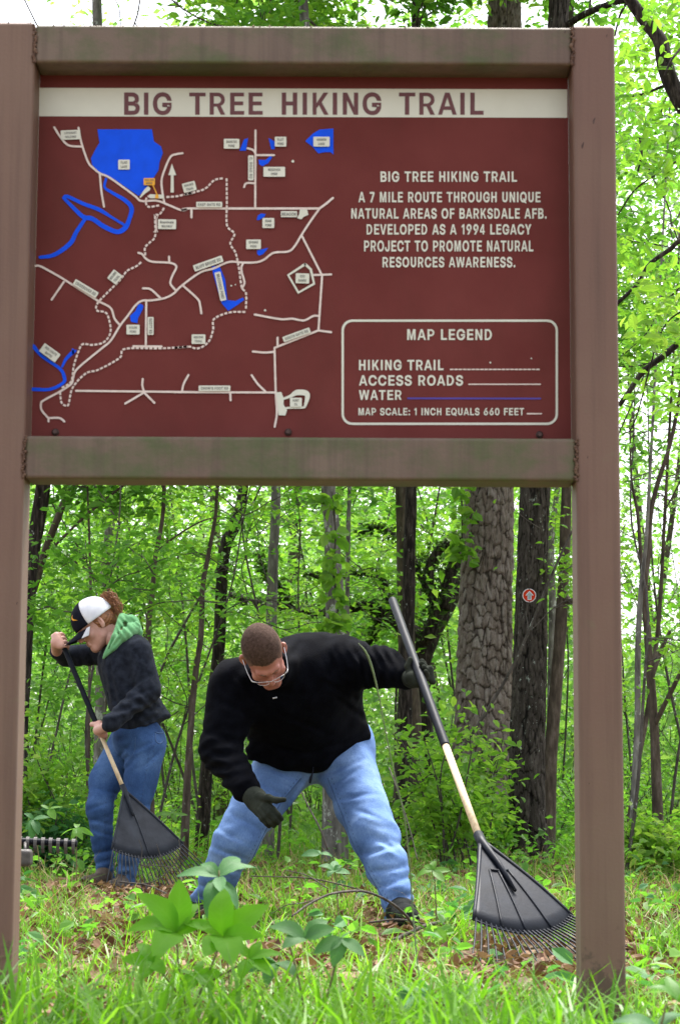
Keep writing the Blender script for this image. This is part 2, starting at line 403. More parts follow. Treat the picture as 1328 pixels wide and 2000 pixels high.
GLYPHS = """A96|0,-4 21,-4 28,20 68,20 75,-4 97,-4 60,106 36,106;34,38 48,82 62,38~B91|49,-5 61,-4 71,-1 79,4 84,11 87,19 88,27 88,36 85,43 80,49 75,53 69,56 68,56 68,50 69,51 74,53 78,57 82,62 84,68 84,75 83,83 80,91 75,97 68,102 59,106 48,107 7,107 7,-5;30,41 49,41 55,41 59,39 62,37 64,34 66,31 66,27 65,23 63,20 58,17 49,16 30,16;30,86 48,86 55,85 59,82 61,79 62,74 62,71 61,68 58,65 56,64 52,62 47,62 30,62~C102|62,-6 70,-4 77,-1 83,4 89,9 94,16 97,23 101,37 78,37 76,29 74,25 71,22 69,20 65,18 62,17 58,16 54,15 46,16 39,19 34,24 29,31 27,40 26,51 26,62 29,71 34,77 39,82 46,85 54,86 58,86 62,85 65,84 69,82 71,79 74,76 76,73 78,65 101,65 97,79 94,86 89,93 83,98 77,102 70,105 62,107 53,108 40,106 27,101 17,92 10,81 5,67 3,51 5,35 10,21 17,9 27,1 40,-4 53,-6~D100|9,-4 46,-4 66,1 81,17 90,39 90,63 81,85 66,101 46,106 9,106;29,88 44,88 55,84 64,74 69,59 69,43 64,28 55,18 44,14 29,14~E86|9,-4 82,-4 82,15 32,15 32,43 77,43 77,62 32,62 32,87 81,87 81,106 9,106~F80|9,-4 32,-4 32,42 73,42 73,61 32,61 32,87 78,87 78,106 9,106~G104|66,-5 78,-1 87,6 94,16 99,27 100,40 100,56 52,56 52,35 95,39 79,46 77,33 75,27 71,22 67,18 61,16 54,15 46,16 39,19 34,24 29,31 27,40 26,51 26,62 29,71 34,78 39,82 46,85 53,86 58,86 62,85 65,84 68,82 71,79 73,76 75,72 78,65 101,65 97,79 94,86 89,92 84,98 77,102 70,105 62,107 53,108 39,106 27,101 17,92 9,81 5,67 3,51 5,35 9,21 17,10 27,1 40,-4 54,-6~H98|9,-4 32,-4 32,42 66,42 66,-4 89,-4 89,106 66,106 66,62 32,62 32,106 9,106~I44|9,-4 32,-4 32,106 9,106~J79|51,-4 62,3 70,14 72,29 72,107 50,107 50,29 49,22 46,18 42,16 37,15 32,16 28,18 25,22 24,29 24,39 2,39 2,29 4,14 12,3 23,-4 37,-6~K94|9,-4 29,-4 29,28 42,43 68,-4 92,-4 56,58 90,106 65,106 29,54 29,106 9,106~L80|9,-4 78,-4 78,16 32,16 32,106 9,106~M116|9,-4 30,-4 30,72 48,-4 66,-4 84,72 84,-4 105,-4 105,106 76,106 57,30 38,106 9,106~N98|9,-4 31,-4 31,68 66,-4 89,-4 89,106 67,106 67,34 32,106 9,106~O107|67,-4 79,1 89,9 97,21 102,35 103,51 102,67 97,81 89,92 79,101 67,106 53,108 40,106 28,101 17,92 10,81 5,67 3,51 5,35 10,21 17,9 28,1 40,-4 53,-6;46,16 39,19 34,24 29,31 27,40 26,51 27,62 29,71 34,78 39,82 46,85 53,86 61,85 67,82 73,78 77,71 80,62 81,51 80,40 77,31 73,24 67,19 61,16 53,15~P90|9,-4 31,-4 31,33 52,34 68,38 80,48 87,62 87,78 80,92 68,102 52,106 9,106;31,88 50,88 58,86 64,81 68,74 68,66 64,59 58,54 50,52 31,52~Q107|62,6 65,2 78,-14 101,-13 81,16 78,20 65,37 42,35;67,-4 79,1 89,9 97,21 102,35 103,51 102,67 97,81 89,92 79,101 67,106 53,108 40,106 28,101 17,92 10,81 5,67 3,51 5,35 10,21 17,9 28,1 40,-4 53,-6;46,16 39,19 34,24 29,31 27,40 26,51 27,62 29,71 34,78 39,82 46,85 53,86 61,85 67,82 73,78 77,71 80,62 81,51 80,40 77,31 73,24 67,19 61,16 53,15~R96|9,-4 31,-4 31,36 46,37 66,-4 90,-4 67,40 76,45 84,54 88,66 87,78 83,89 75,98 64,104 52,106 9,106;31,88 50,88 58,86 64,81 68,74 68,66 64,59 58,54 50,52 31,52~S89|57,-6 67,-2 75,3 81,10 85,18 87,28 86,35 83,42 79,47 75,51 69,55 64,57 59,59 54,60 44,63 40,64 36,66 32,68 30,70 28,72 28,75 28,78 30,81 32,83 35,85 40,86 45,87 52,86 58,83 61,80 64,71 86,71 83,85 79,93 73,99 65,104 56,107 45,108 35,107 26,104 17,99 11,92 7,84 6,74 8,63 14,54 23,48 35,43 48,40 53,38 57,37 60,35 63,33 64,31 64,28 64,24 62,21 59,19 55,17 50,15 45,15 40,15 35,16 31,18 28,21 27,24 25,32 2,32 5,18 9,9 15,2 24,-3 33,-6 45,-7~T88|32,-4 55,-4 55,87 86,87 86,106 1,106 1,87 32,87~U98|9,106 9,35 11,21 18,9 29,0 42,-4 56,-4 69,0 80,9 87,21 89,35 89,106 66,106 66,36 64,27 60,20 53,17 45,17 38,20 34,27 32,36 32,106~V92|34,-4 58,-4 92,106 68,106 46,24 24,106 0,106~W130|24,-4 46,-4 65,72 84,-4 106,-4 129,106 106,106 94,32 77,106 53,106 36,32 24,106 1,106~X95|21,-5 40,23 43,27 45,31 47,34 49,37 51,40 56,50 39,50 44,40 46,37 48,34 50,30 52,27 54,23 74,-5 98,-4 49,65 49,40 96,105 72,107 56,83 53,79 50,75 48,71 46,68 44,65 40,54 56,54 51,65 49,68 47,71 45,75 42,79 40,83 23,107 -1,105 46,40 46,65 -3,-4~Y92|35,-4 58,-4 58,38 93,106 67,106 46,60 26,106 0,106 35,38~091|57,-4 68,1 76,10 81,21 85,35 86,51 85,67 81,81 76,92 68,101 57,106 45,108 33,106 23,101 15,92 9,81 6,67 5,51 6,35 9,21 15,10 23,1 33,-4 45,-6;40,16 36,18 32,23 29,30 27,39 27,51 27,62 29,72 32,79 36,83 40,86 45,87 50,86 55,83 58,79 61,72 63,62 64,51 63,39 61,30 58,23 55,18 50,16 45,15~164|30,-4 50,-4 50,106 34,106 10,86 10,66 30,80~291|83,-5 83,16 38,15 57,33 65,41 71,49 76,56 79,62 80,68 81,75 80,83 76,92 71,98 63,104 55,107 45,108 35,107 26,104 19,98 13,91 9,82 8,68 30,68 31,77 32,80 34,83 37,85 40,87 45,87 49,87 52,85 55,84 57,81 59,78 59,74 59,71 58,67 56,64 53,59 49,55 43,49 8,11 8,-5~391|54,-5 64,-2 72,3 78,11 82,19 83,29 82,38 78,47 72,54 64,60 53,62 37,63 39,48 79,90 79,107 9,107 9,86 50,86 27,62 27,45 40,45 47,44 53,42 57,40 59,37 60,33 61,29 60,25 59,21 56,19 53,17 49,15 44,15 39,15 35,16 32,18 29,20 27,23 26,31 3,31 6,17 10,9 17,2 25,-2 34,-5 44,-6~482|44,-4 63,-4 63,18 76,18 76,35 63,35 63,106 42,106 3,38 3,18 44,18;44,35 21,35 44,76~591|55,-5 64,-1 72,5 78,13 82,22 83,33 82,41 80,48 77,55 73,60 67,65 61,69 54,71 46,72 40,71 34,70 29,67 31,67 34,86 78,86 78,107 15,107 8,46 27,44 31,48 35,49 39,50 43,51 48,50 52,48 56,46 58,42 60,38 61,32 60,27 59,23 56,20 53,17 49,15 44,15 40,15 37,16 34,18 31,21 30,23 28,31 6,31 9,17 13,9 18,3 26,-2 35,-5 44,-6~691|55,-5 64,-1 72,4 78,12 81,21 83,31 82,41 78,50 73,58 66,63 57,67 47,68 42,67 37,66 33,64 30,61 27,58 22,48 33,47 71,105 48,107 23,71 16,59 11,50 9,41 8,32 9,22 13,13 18,5 26,-1 35,-5 45,-6;41,15 37,17 34,19 32,23 30,27 30,32 30,36 32,40 34,44 37,46 41,48 45,48 50,48 53,46 56,44 59,40 60,36 61,31 60,27 59,23 56,19 53,17 50,15 45,15~782|14,-4 38,-4 76,88 76,106 6,106 6,86 52,86~891|56,-5 65,-2 73,3 80,10 84,18 85,27 84,34 82,41 78,47 73,52 68,56 68,54 69,52 76,59 80,67 81,76 80,85 76,93 71,99 63,104 55,107 45,108 36,107 27,104 20,99 14,93 10,85 9,76 11,67 15,59 21,52 23,54 23,56 17,52 12,47 9,41 6,34 6,27 7,18 11,10 17,3 25,-2 35,-5 45,-6;40,15 35,16 32,18 30,21 28,24 28,28 28,32 30,35 33,38 36,40 40,42 45,42 50,42 54,40 58,38 60,35 62,32 62,28 62,24 61,21 58,18 55,16 51,15 45,15;41,63 38,64 35,66 33,69 32,72 31,75 32,79 33,81 35,84 38,86 41,87 45,87 49,87 53,86 55,84 57,82 59,79 59,75 59,72 57,69 55,66 53,64 49,63 45,63~991|35,107 26,103 19,97 13,90 9,81 8,70 9,60 12,51 18,44 25,39 34,35 44,34 49,35 53,36 57,38 61,41 64,44 68,53 58,54 19,-4 43,-5 67,31 74,42 79,52 82,61 83,69 81,80 78,89 72,97 64,103 55,107 45,108;50,87 53,85 56,83 59,79 60,75 61,70 60,65 59,61 56,58 53,56 50,54 45,54 41,54 37,56 34,58 32,61 30,65 30,70 30,75 32,79 34,83 37,85 41,87 45,87~.38|24,-5 29,-2 32,3 33,8 32,14 29,18 24,21 19,22 14,21 9,18 6,14 5,8 6,3 9,-2 14,-5 19,-6~:38|24,-5 29,-2 32,3 33,8 32,14 29,18 24,21 19,22 14,21 9,18 6,14 5,8 6,3 9,-2 14,-5 19,-6;24,50 29,53 32,58 33,63 32,69 29,73 24,76 19,77 14,76 9,73 6,69 5,63 6,58 9,53 14,50 19,49~'41|30,59 32,107 9,107 11,59~a78|39,-6 45,-4 50,-2 54,1 57,5 57,6 51,6 51,-5 72,-5 72,50 71,59 69,66 65,72 60,76 54,79 49,81 44,81 39,82 32,81 25,80 19,77 13,73 7,67 1,55 22,49 25,55 27,57 29,59 32,60 35,61 39,61 43,61 46,60 48,59 49,57 50,55 50,51 49,51 46,50 41,50 35,49 30,48 24,47 18,45 13,43 8,39 4,35 2,29 1,22 2,13 5,6 10,1 17,-3 24,-6 32,-7;31,14 28,15 26,16 24,17 24,19 23,21 24,23 24,25 26,26 29,27 32,28 36,29 38,29 41,29 44,30 47,30 50,31 53,32 56,33 51,31 50,28 50,24 48,21 46,18 43,16 39,14 34,14~d85|46,-6 53,-4 57,0 61,3 64,6 64,7 58,7 58,-5 79,-5 79,107 57,107 57,69 64,69 61,72 58,76 53,79 47,81 39,82 29,80 20,76 12,69 7,61 3,50 2,38 3,26 7,15 12,6 20,-1 29,-5 39,-6;36,15 32,17 29,20 26,25 25,31 24,38 25,45 26,50 29,55 32,58 36,60 41,61 46,60 50,58 53,55 55,51 57,45 58,38 57,31 55,25 53,20 50,17 46,15 41,14~k76|37,35 39,35 79,79 55,81 22,47 17,47 19,20;28,-5 28,107 6,107 6,-5;82,-3 39,53 23,38 56,-5~l38|30,-5 33,-5 35,-5 42,-3 38,17 32,15 31,15 30,15 28,15 28,16 28,20 28,107 6,107 6,17 7,8 11,1 18,-4 28,-5~o83|53,-5 62,-1 70,6 76,15 80,26 81,37 80,50 76,60 70,69 62,76 53,80 41,82 30,80 21,76 13,69 7,60 3,50 2,37 3,25 7,15 13,6 21,-1 30,-5 41,-6;36,15 32,17 29,21 26,25 25,31 24,37 25,44 26,50 29,55 32,58 36,60 41,61 47,60 51,58 54,55 57,50 58,44 59,37 58,31 57,25 54,21 51,17 47,15 41,14~r52|28,-5 28,47 28,51 29,54 31,57 34,59 37,60 42,60 43,60 45,60 47,60 53,59 53,81 48,82 46,82 44,82 42,82 35,81 28,77 22,73 25,72 27,81 6,81 6,-5~w113|43,-5 54,33 56,38 57,44 59,49 60,55 61,61 64,72 49,72 52,61 53,55 55,49 56,44 58,38 59,33 70,-5 89,-5 115,81 92,81 82,44 80,36 78,28 76,19 72,3 86,3 83,19 81,28 79,36 77,44 67,81 47,81 37,44 35,36 32,28 30,19 27,3 41,3 38,19 35,28 33,37 31,44 21,81 -2,81 24,-5"""
_gl = {}
for _g in GLYPHS.split('~'):
    _a, _l = _g[1:].split('|')
    _gl[_g[0]] = (int(_a) / 200, [[tuple(float(v) / 200 for v in q.split(',')) for q in l.split(' ')] for l in _l.split(';')])
def text_mesh(s, wsp):
    """plain grotesque capitals, drawn from their outlines; one mesh for a line of print"""
    from mathutils.geometry import tessellate_polygon
    x = 0.0; V = []; T = []; D = []
    for c in s:
        if c == ' ': x += .19 * wsp; continue
        adv, loops = _gl[c]
        area = lambda L: sum(L[k - 1][0] * L[k][1] - L[k][0] * L[k - 1][1] for k in range(len(L)))
        outer = [l for l in loops if area(l) > 0]; holes = [l for l in loops if area(l) <= 0]
        def inside(p, L):
            r = False
            for k in range(len(L)):
                (x1, y1), (x2, y2) = L[k - 1], L[k]
                if (y1 > p[1]) != (y2 > p[1]) and p[0] < (x2 - x1) * (p[1] - y1) / (y2 - y1) + x1: r = not r
            return r
        for m, ol in enumerate(outer):
            grp = [ol] + [h for h in holes if inside((sum(q[0] for q in h) / len(h), sum(q[1] for q in h) / len(h)), ol)]
            t = tessellate_polygon([[Vector((a, b, 0)) for a, b in l] for l in grp])
            o = len(V); V += [(a + x, b) for l in grp for a, b in l]; D += [m * 2e-5] * (len(V) - o); T += [tuple(k + o for k in q) for q in t]
        x += adv * 1.04 + .03
    return np.array(V), np.array(T), np.array(D)
def lettering(s, x0, y0, x1, y1, mat, rot=0, wsp=1.3, name='lettering'):
    co, T, D = text_mesh(s, wsp)
    lo, hi = co.min(0), co.max(0)
    lo[1] = -.019; hi[1] = .528
    u = x0 + (co[:, 0] - lo[0]) / (hi[0] - lo[0]) * (x1 - x0); v = y1 - (co[:, 1] - lo[1]) / (hi[1] - lo[1]) * (y1 - y0)
    if rot:
        cx, cy_ = (x0 + x1) / 2, (y0 + y1) / 2; c, sn = math.cos(rad(rot)), math.sin(rad(rot))
        u, v = cx + (u - cx) * c - (v - cy_) * sn, cy_ + (u - cx) * sn + (v - cy_) * c
    W = pp(np.stack([u, v], 1), lay() + .0006); W[:, 1] -= D
    return mesh(name, [(W, T)], mat, pan, smooth=False)

q3 = lambda L: [(40 + a / 3.906, 230 + b / 3.906) for a, b in L]
q4 = lambda L: [(340 + a / 3.906, 230 + b / 3.906) for a, b in L]
q5 = lambda L: [(40 + a / 3.906, 540 + b / 3.906) for a, b in L]
q6 = lambda L: [(340 + a / 3.906, 540 + b / 3.906) for a, b in L]

flat('title_band', [[(77.5, 171.5), (1107, 174.5), (1107, 230), (77, 227)]], M['cream'])
lettering('BIG  TREE  HIKING  TRAIL', 243, 181, 944, 224, mat_plain('maroon_print', (.13, .028, .030), .5), wsp=1.0)
for s, a in (('BIG TREE HIKING TRAIL', (743, 335, 1009, 355)), ('A 7 MILE ROUTE THROUGH UNIQUE', (700, 375, 1055, 395)),
             ('NATURAL AREAS OF BARKSDALE AFB.', (686, 407, 1067, 427)), ('DEVELOPED AS A 1994 LEGACY', (716, 438, 1037, 458)),
             ('PROJECT TO PROMOTE NATURAL', (711, 470, 1041, 491)), ('RESOURCES AWARENESS.', (747, 502, 1006, 522)),
             ('MAP LEGEND', (795, 643, 960, 664)), ('HIKING TRAIL', (701, 703, 866, 723)), ('ACCESS ROADS', (701, 733, 904, 753)),
             ('WATER', (701, 762, 784, 781)), ('MAP SCALE: 1 INCH EQUALS 660 FEET', (700, 797, 1023, 811))):
    lettering(s, *a, M['cream'], wsp=1.45)
# legend frame and samples
ro = rrect(667, 624, 1089, 830, 21, n=6); ri = rrect(671.5, 628.5, 1084.5, 825.5, 17, n=6)
off = lay(); n = len(ro); i = np.arange(n)
mesh('legend_frame', [(np.vstack([pp(ro, off), pp(ri, off)]), np.stack([i, (i + 1) % n, (i + 1) % n + n, i + n], 1))], M['cream'], pan, smooth=False)
stroke('trail_sample', [[(x, 721.5), (x + 5.5, 721.5)] for x in np.arange(879, 1054, 8.4)], 2.6, M['line'], False)
stroke('road_sample', [[(915, 750.5), (1055, 750.5)]], 2.4, M['line'], False)
stroke('water_sample', [[(796, 778), (1055, 778.5)]], 3.4, M['purple'], False)
stroke('scale_bar', [[(1029, 808), (1057, 808)]], 2.6, M['line'], False)
# water
for poly in (q3([(590, 88), (1005, 88), (1020, 180), (1075, 220), (1088, 270), (1062, 340), (1055, 400), (1020, 455), (960, 540), (905, 597), (720, 470), (600, 410), (550, 360), (540, 310), (570, 250), (605, 190)]),
             q4([(535, 165), (565, 155), (550, 250), (500, 252)]), q4([(722, 155), (768, 180), (768, 240), (742, 240)]),
             q4([(1000, 178), (1060, 120), (1110, 90), (1215, 82), (1215, 282), (1195, 262), (1150, 262), (1100, 272), (1055, 220)]),
             q4([(645, 320), (700, 322), (735, 290), (750, 300), (720, 345), (675, 370), (650, 355)]),
             q4([(640, 745), (665, 730), (700, 735), (690, 755), (650, 780), (632, 780)]), q4([(635, 1012), (720, 992), (680, 1040), (650, 1052), (635, 1040)]),
             [(414, 520), (429, 519), (440, 546), (444.5, 586), (460, 588), (475, 581), (477, 586), (453, 603), (446, 607), (433, 592), (418, 540)],
             q5([(900, 215), (920, 208), (940, 222), (935, 250), (898, 320), (895, 357), (845, 345), (838, 300), (880, 262)])):
    flat('lake_print', [poly], M['blue'])
stroke('river_print', [q3([(655, 465), (645, 530), (700, 570), (800, 630), (850, 690), (830, 780), (800, 840), (740, 870), (640, 830), (550, 770), (490, 760), (440, 720), (330, 610)])], 6, M['blue'], vary=[5, 5, 6, 8, 9, 8, 10, 9, 9, 9, 9, 8, 6])
stroke('river_print', [q3([(332, 612), (360, 600), (480, 655), (600, 700), (700, 760), (790, 815)])], 6, M['blue'], vary=[6, 7, 7, 8, 5, 5])
stroke('river_print', [q3([(500, 765), (430, 870), (380, 960), (260, 1045), (150, 1065)])], 6, M['blue'], vary=[7, 8, 9, 8, 6])
stroke('river_print', [q5([(100, 530), (170, 610), (300, 700), (335, 760), (330, 810), (230, 860), (95, 860)])], 6, M['blue'], vary=[8, 6, 6, 7, 6, 6, 7])
stroke('river_print', [q5([(320, 690), (350, 630), (400, 580), (425, 565)]), q5([(405, 590), (402, 555)])], 4, M['blue'], vary=[4, 6, 8, 4])
# access roads
RD = [q3([(445, 75), (470, 200), (520, 340), (560, 385), (610, 425), (680, 455), (800, 540), (880, 600), (925, 635), (1040, 632), (1130, 665), (1230, 705), (1270, 697)]) + q4([(60, 705), (110, 692), (400, 692)]),
      q4([(390, 692), (1110, 692)]), q4([(1105, 695), (1160, 655), (1213, 610)]),
      q3([(260, 72), (310, 150), (370, 210), (470, 220)]), q3([(608, 430), (620, 560), (640, 680)]),
      q3([(1240, 270), (1190, 278), (1145, 300), (1100, 400), (1078, 480), (1085, 570), (1100, 650)]),
      q3([(1305, 697), (1305, 760)]), q3([(900, 1030), (930, 1040), (960, 1075), (1010, 1098), (1130, 1105), (1180, 1120), (1190, 1145), (1165, 1195)]) + q5([(1148, 30), (1148, 60), (1185, 105)]),
      q3([(1135, 1058), (1137, 1102)]), q3([(115, 1130), (160, 1135), (300, 1211)]), q3([(300, 1211)]) + q5([(600, 190)]),
      q5([(600, 190), (690, 240), (720, 320), (762, 372)]), q4([(622, 95), (620, 692)]), q4([(560, 232), (600, 245), (622, 270)]), q4([(622, 285), (765, 285)]),
      q4([(535, 530), (545, 505), (570, 497), (620, 500)]), q4([(135, 695), (135, 762)]),
      q4([(1110, 692), (1040, 790), (975, 890), (920, 980), (870, 1020), (760, 1030), (690, 1080), (630, 1102), (530, 1105), (420, 1100), (300, 1150), (200, 1180)]) + q6([(60, 70)]) + q5([(1170, 130), (1100, 165), (1000, 182), (930, 185), (880, 220), (820, 300), (762, 375), (690, 490), (620, 550), (440, 700), (405, 770), (390, 820), (300, 880), (180, 945), (160, 970), (165, 1020), (215, 1080)]),
      q5([(215, 1080), (300, 1080), (340, 1108)]), q5([(217, 1080), (217, 1108)]),
      q4([(975, 900), (1130, 1205)]), [(629, 540), (622, 645)], q4([(1060, 1200), (1200, 1195)]),
      q4([(530, 1105), (515, 1140), (518, 1180)]) + q6([(530, 10), (538, 50), (520, 92)]),
      q6([(65, 65), (180, 170), (200, 220), (210, 283)]), q6([(615, 290), (810, 325), (900, 322), (990, 335), (1060, 302), (1100, 300)]),
      q6([(1200, 425), (1100, 412)]), q6([(1100, 412), (765, 545)]), q6([(767, 545), (776, 880), (785, 1040), (768, 1148)]),
      q6([(790, 465), (790, 530)]), q6([(600, 572), (690, 580), (765, 575)]), q5([(425, 872), (1328, 882)]), q6([(0, 882), (780, 885)]),
      q6([(112, 750), (75, 820), (62, 880)]), q6([(430, 890), (432, 946)]), q6([(592, 752), (640, 820), (700, 880)]),
      q5([(935, 780), (932, 830), (945, 880)]), q5([(800, 970), (945, 885)]), q5([(945, 885), (1025, 965)]),
      q5([(240, 178), (335, 40)]), q5([(935, 90), (995, 98), (1070, 165)]), q5([(962, 190), (958, 525)]), q5([(862, 532), (1080, 534)])]
for k, ln in enumerate(RD):
    stroke('road_line', [ln], 4.0 if k not in (1, 2) else 4.4, M['line'], smooth=len(ln) > 2)
stroke('road_line', [[(596, 516), (607, 526), (613.5, 554), (583, 571.5), (563, 537.5), (596, 516)]], 5, M['cream'], False)
flat('road_area', [q6([(778, 885), (818, 880), (838, 930), (835, 975), (862, 1020), (850, 1060), (798, 1058)])], M['cream'])
stroke('road_area', [q6([(830, 935), (890, 912), (940, 885), (1015, 898), (1000, 985), (975, 1000), (870, 1002), (845, 1015)])], 5.2, M['cream'], vary=[4, 6, 11, 11, 5, 4, 4, 5])
flat('road_area', [q4([(960, 700), (1015, 698), (1025, 740), (990, 755), (970, 775), (938, 765), (955, 735)])], M['cream'])
stroke('boat_ramp', [q3([(915, 608), (945, 570), (978, 540)])], 6, M['cream'], vary=[2, 6, 9])
# hiking trail, dashed
def dashes(ln, dash=6.2, gap=2.6):
    p = catmull(np.array(ln, float), len(ln) * 14); s = np.concatenate(([0], np.cumsum(np.linalg.norm(np.diff(p, axis=0), axis=1))))
    out = []; a = 0
    while a + dash < s[-1]:
        q = np.array([a, a + dash / 2, a + dash]); out.append(np.stack([np.interp(q, s, p[:, 0]), np.interp(q, s, p[:, 1])], 1)); a += dash + gap
    return out
TR = [q3([(1115, 605), (1200, 598), (1270, 580), (1320, 572)]) + q4([(80, 585), (230, 545), (310, 475), (398, 460)]),
      q4([(402, 462), (404, 640), (405, 820), (462, 885), (430, 960), (470, 1030), (495, 1140), (503, 1200)]) + q6([(507, 20), (520, 90), (550, 130), (549, 268)]),
      q6([(545, 270), (420, 275), (305, 325), (300, 400), (270, 490), (210, 540), (160, 548), (120, 535), (0, 545)]) + q5([(1280, 535), (1080, 548), (800, 552), (760, 620), (600, 710), (500, 740), (400, 850), (370, 975), (345, 985), (315, 960), (305, 880)]),
      q5([(318, 850), (390, 800), (410, 680), (450, 560), (480, 515), (550, 522), (640, 500), (690, 420), (670, 300), (640, 270), (590, 262), (580, 230), (610, 180), (740, 50), (775, 10)]) + q3([(820, 1165), (890, 1130), (945, 1078)]),
      q3([(955, 1050), (952, 990), (990, 950), (1030, 900), (1030, 750), (1060, 740), (1095, 690), (1080, 665)]), q3([(1060, 668), (980, 680), (960, 650), (965, 610), (1000, 590)])]
for ln in TR: stroke('trail_line', dashes(ln), 3.8, M['line'], False, caps=False)
stroke('walkway_mark', [q3([(1022, 740), (1032, 775), (1034, 850), (1018, 872)]), q3([(1048, 750), (1040, 790), (1042, 850), (1050, 872)])], 1.6, M['line'])
# north arrow
flat('north_arrow', [q3([(1130, 438), (1157, 350), (1190, 438)]), q3([(1149, 437), (1170, 437), (1172, 570), (1147, 570)])], M['cream'])
# small name plates
LB = [((385, 130), 150, 72, -2, 'LOCKHART\nHOLDING', q3), ((792, 357), 88, 75, 0, 'FLAG\nLAKE', q3), ((1120, 812), 138, 74, 1, 'Boardwalk\nWALKWAY', q3), ((1040, 600), 112, 30, 2, '', q3),
      ((118, 527), 100, 72, -14, 'HIKING\nTRAIL', q4), ((440, 198), 118, 75, 0, 'QUARTER\nPOND', q4), ((813, 182), 88, 75, 0, 'FLAT\nPOND', q4), ((1125, 182), 124, 75, 0, 'HARMON\nLAKE', q4),
      ((765, 412), 165, 75, 0, 'WOODDUCK\nPOND', q4), ((587, 382), 190, 42, 90, 'C. ROAD RD', q4), ((270, 662), 198, 42, 0, 'EAST GATE RD', q4), ((877, 735), 124, 46, 0, 'BEACON', q4),
      ((720, 803), 90, 76, 0, 'SHAW\nPOND', q4), ((607, 965), 112, 72, 0, 'SPRING\nPOND', q4), ((262, 1112), 232, 50, -19.5, 'BLUFF BRIDGE RD', q4), ((980, 14), 104, 76, 2, 'EOD\nRANGE', q6),
      ((355, 75), 222, 46, 78, 'BRADDOCK POND', q6), ((188, 478), 105, 72, 0, 'HIKING\nTRAIL', q6), ((935, 445), 218, 42, -20, 'SOUTH GATE RD', q6), ((310, 853), 242, 42, 0, "CROW'S FOOT RD", q6),
      ((930, 960), 90, 70, 0, 'HUNT\nCL', q6), ((861, 405), 100, 74, 0, 'DIXON\nPOND', q5), ((995, 377), 136, 46, 90, 'SCOTT RD', q5), ((227, 582), 150, 76, 36, 'RED CHUTE\nBAYOU', q5),
      ((500, 92), 205, 48, 31, 'CROSSOVER RD', q5)]
def plate(c, wd, ht, rot, s, mat=None):
    wd /= 3.906; ht /= 3.906
    flat('name_plate', [rrect(c[0] - wd / 2, c[1] - ht / 2, c[0] + wd / 2, c[1] + ht / 2, 1.6, rot, 3)], mat or M['cream'])
    if not s: return
    ls = s.split('\n'); n = len(ls); sn, cs = math.sin(rad(rot)), math.cos(rad(rot))
    for k, t in enumerate(ls):
        tw = min(wd * .82, len(t) * 3.0) if n > 1 else wd * .86
        th = ht * .25 if n > 1 else ht * .48
        d = (k - (n - 1) / 2) * ht * .42; x, y = c[0] - sn * d, c[1] + cs * d
        lettering(t, x - tw / 2, y - th / 2, x + tw / 2, y + th / 2, M['ink'], rot, wsp=1.2)
for c, wd, ht, rot, s, q in LB: plate(q([c])[0], wd, ht, rot, s)
plate((225, 541), 84, 84, -52, 'HIKING\nTRAIL')
plate(q3([(985, 487)])[0], 86, 54, 0, 'YOU ARE\nHERE', M['orange'])
stroke('location_mark', [q3([(1012, 512), (1045, 588)])], 2.0, M['orange'], False)
flat('location_mark', [q3([(1030, 586), (1054, 586), (1056, 614), (1030, 614)])], M['orange'])
# bolts along the lower edge, chips in the face
for bx, by in ((109, 844), (563, 844), (1053, 849), (1052, 137)):
    c = P(bx, by, YP - .002); parts = []
    parts.append(tube([c + V3(0, .004, 0), c + V3(0, -.001, 0), c + V3(0, -.0035, 0)], [.0085, .0085, .006], 12))
    parts.append(tube([c + V3(0, -.003, 0), c + V3(0, -.008, 0)], [.0052, .0046], 6))
    mesh('bolt', parts, M['bolt'], sign, smooth=False)
# chips and scars on the posts
parts = []
for bx, by, s in ((1159, 236, 1), (1137, 284, 1), (1103, 62, .5), (1120, 66, .4), (1184, 70, .5), (1147, 893, .4), (34, 1178, .5), (1150, 1530, .3)):
    c = P(bx, by, YS); poly = [(bx + s * dx, by + s * dy) for dx, dy in ((-1.5, 6), (-2.5, 1), (0, -4), (3, -7), (2, 0), (0, 6))]
    V = np.array([P(a, b, YS - .0006) for a, b in poly]); parts.append((V, [(0, 1, 2), (0, 2, 4), (0, 4, 5), (2, 3, 4)]))
mesh('paint_chip', parts, M['bolt'], sign, smooth=False)
parts = [(np.array([P(x + dx, y + dy, YP - .0015) for dx, dy in ((-s, 0), (0, -s), (s * .7, -s * .4), (s, .3 * s), (0, s))]), [(0, 1, 4), (1, 2, 4), (2, 3, 4)]) for x, y, s in ((572, 315, 3.2), (518, 606, 2.5), (452, 558, 2), (460, 556, 1.5), (957, 708, 2), (904, 516, 2.5), (1037, 700, 1.6))]
mesh('paint_chip', parts, M['cream'], pan, smooth=False)

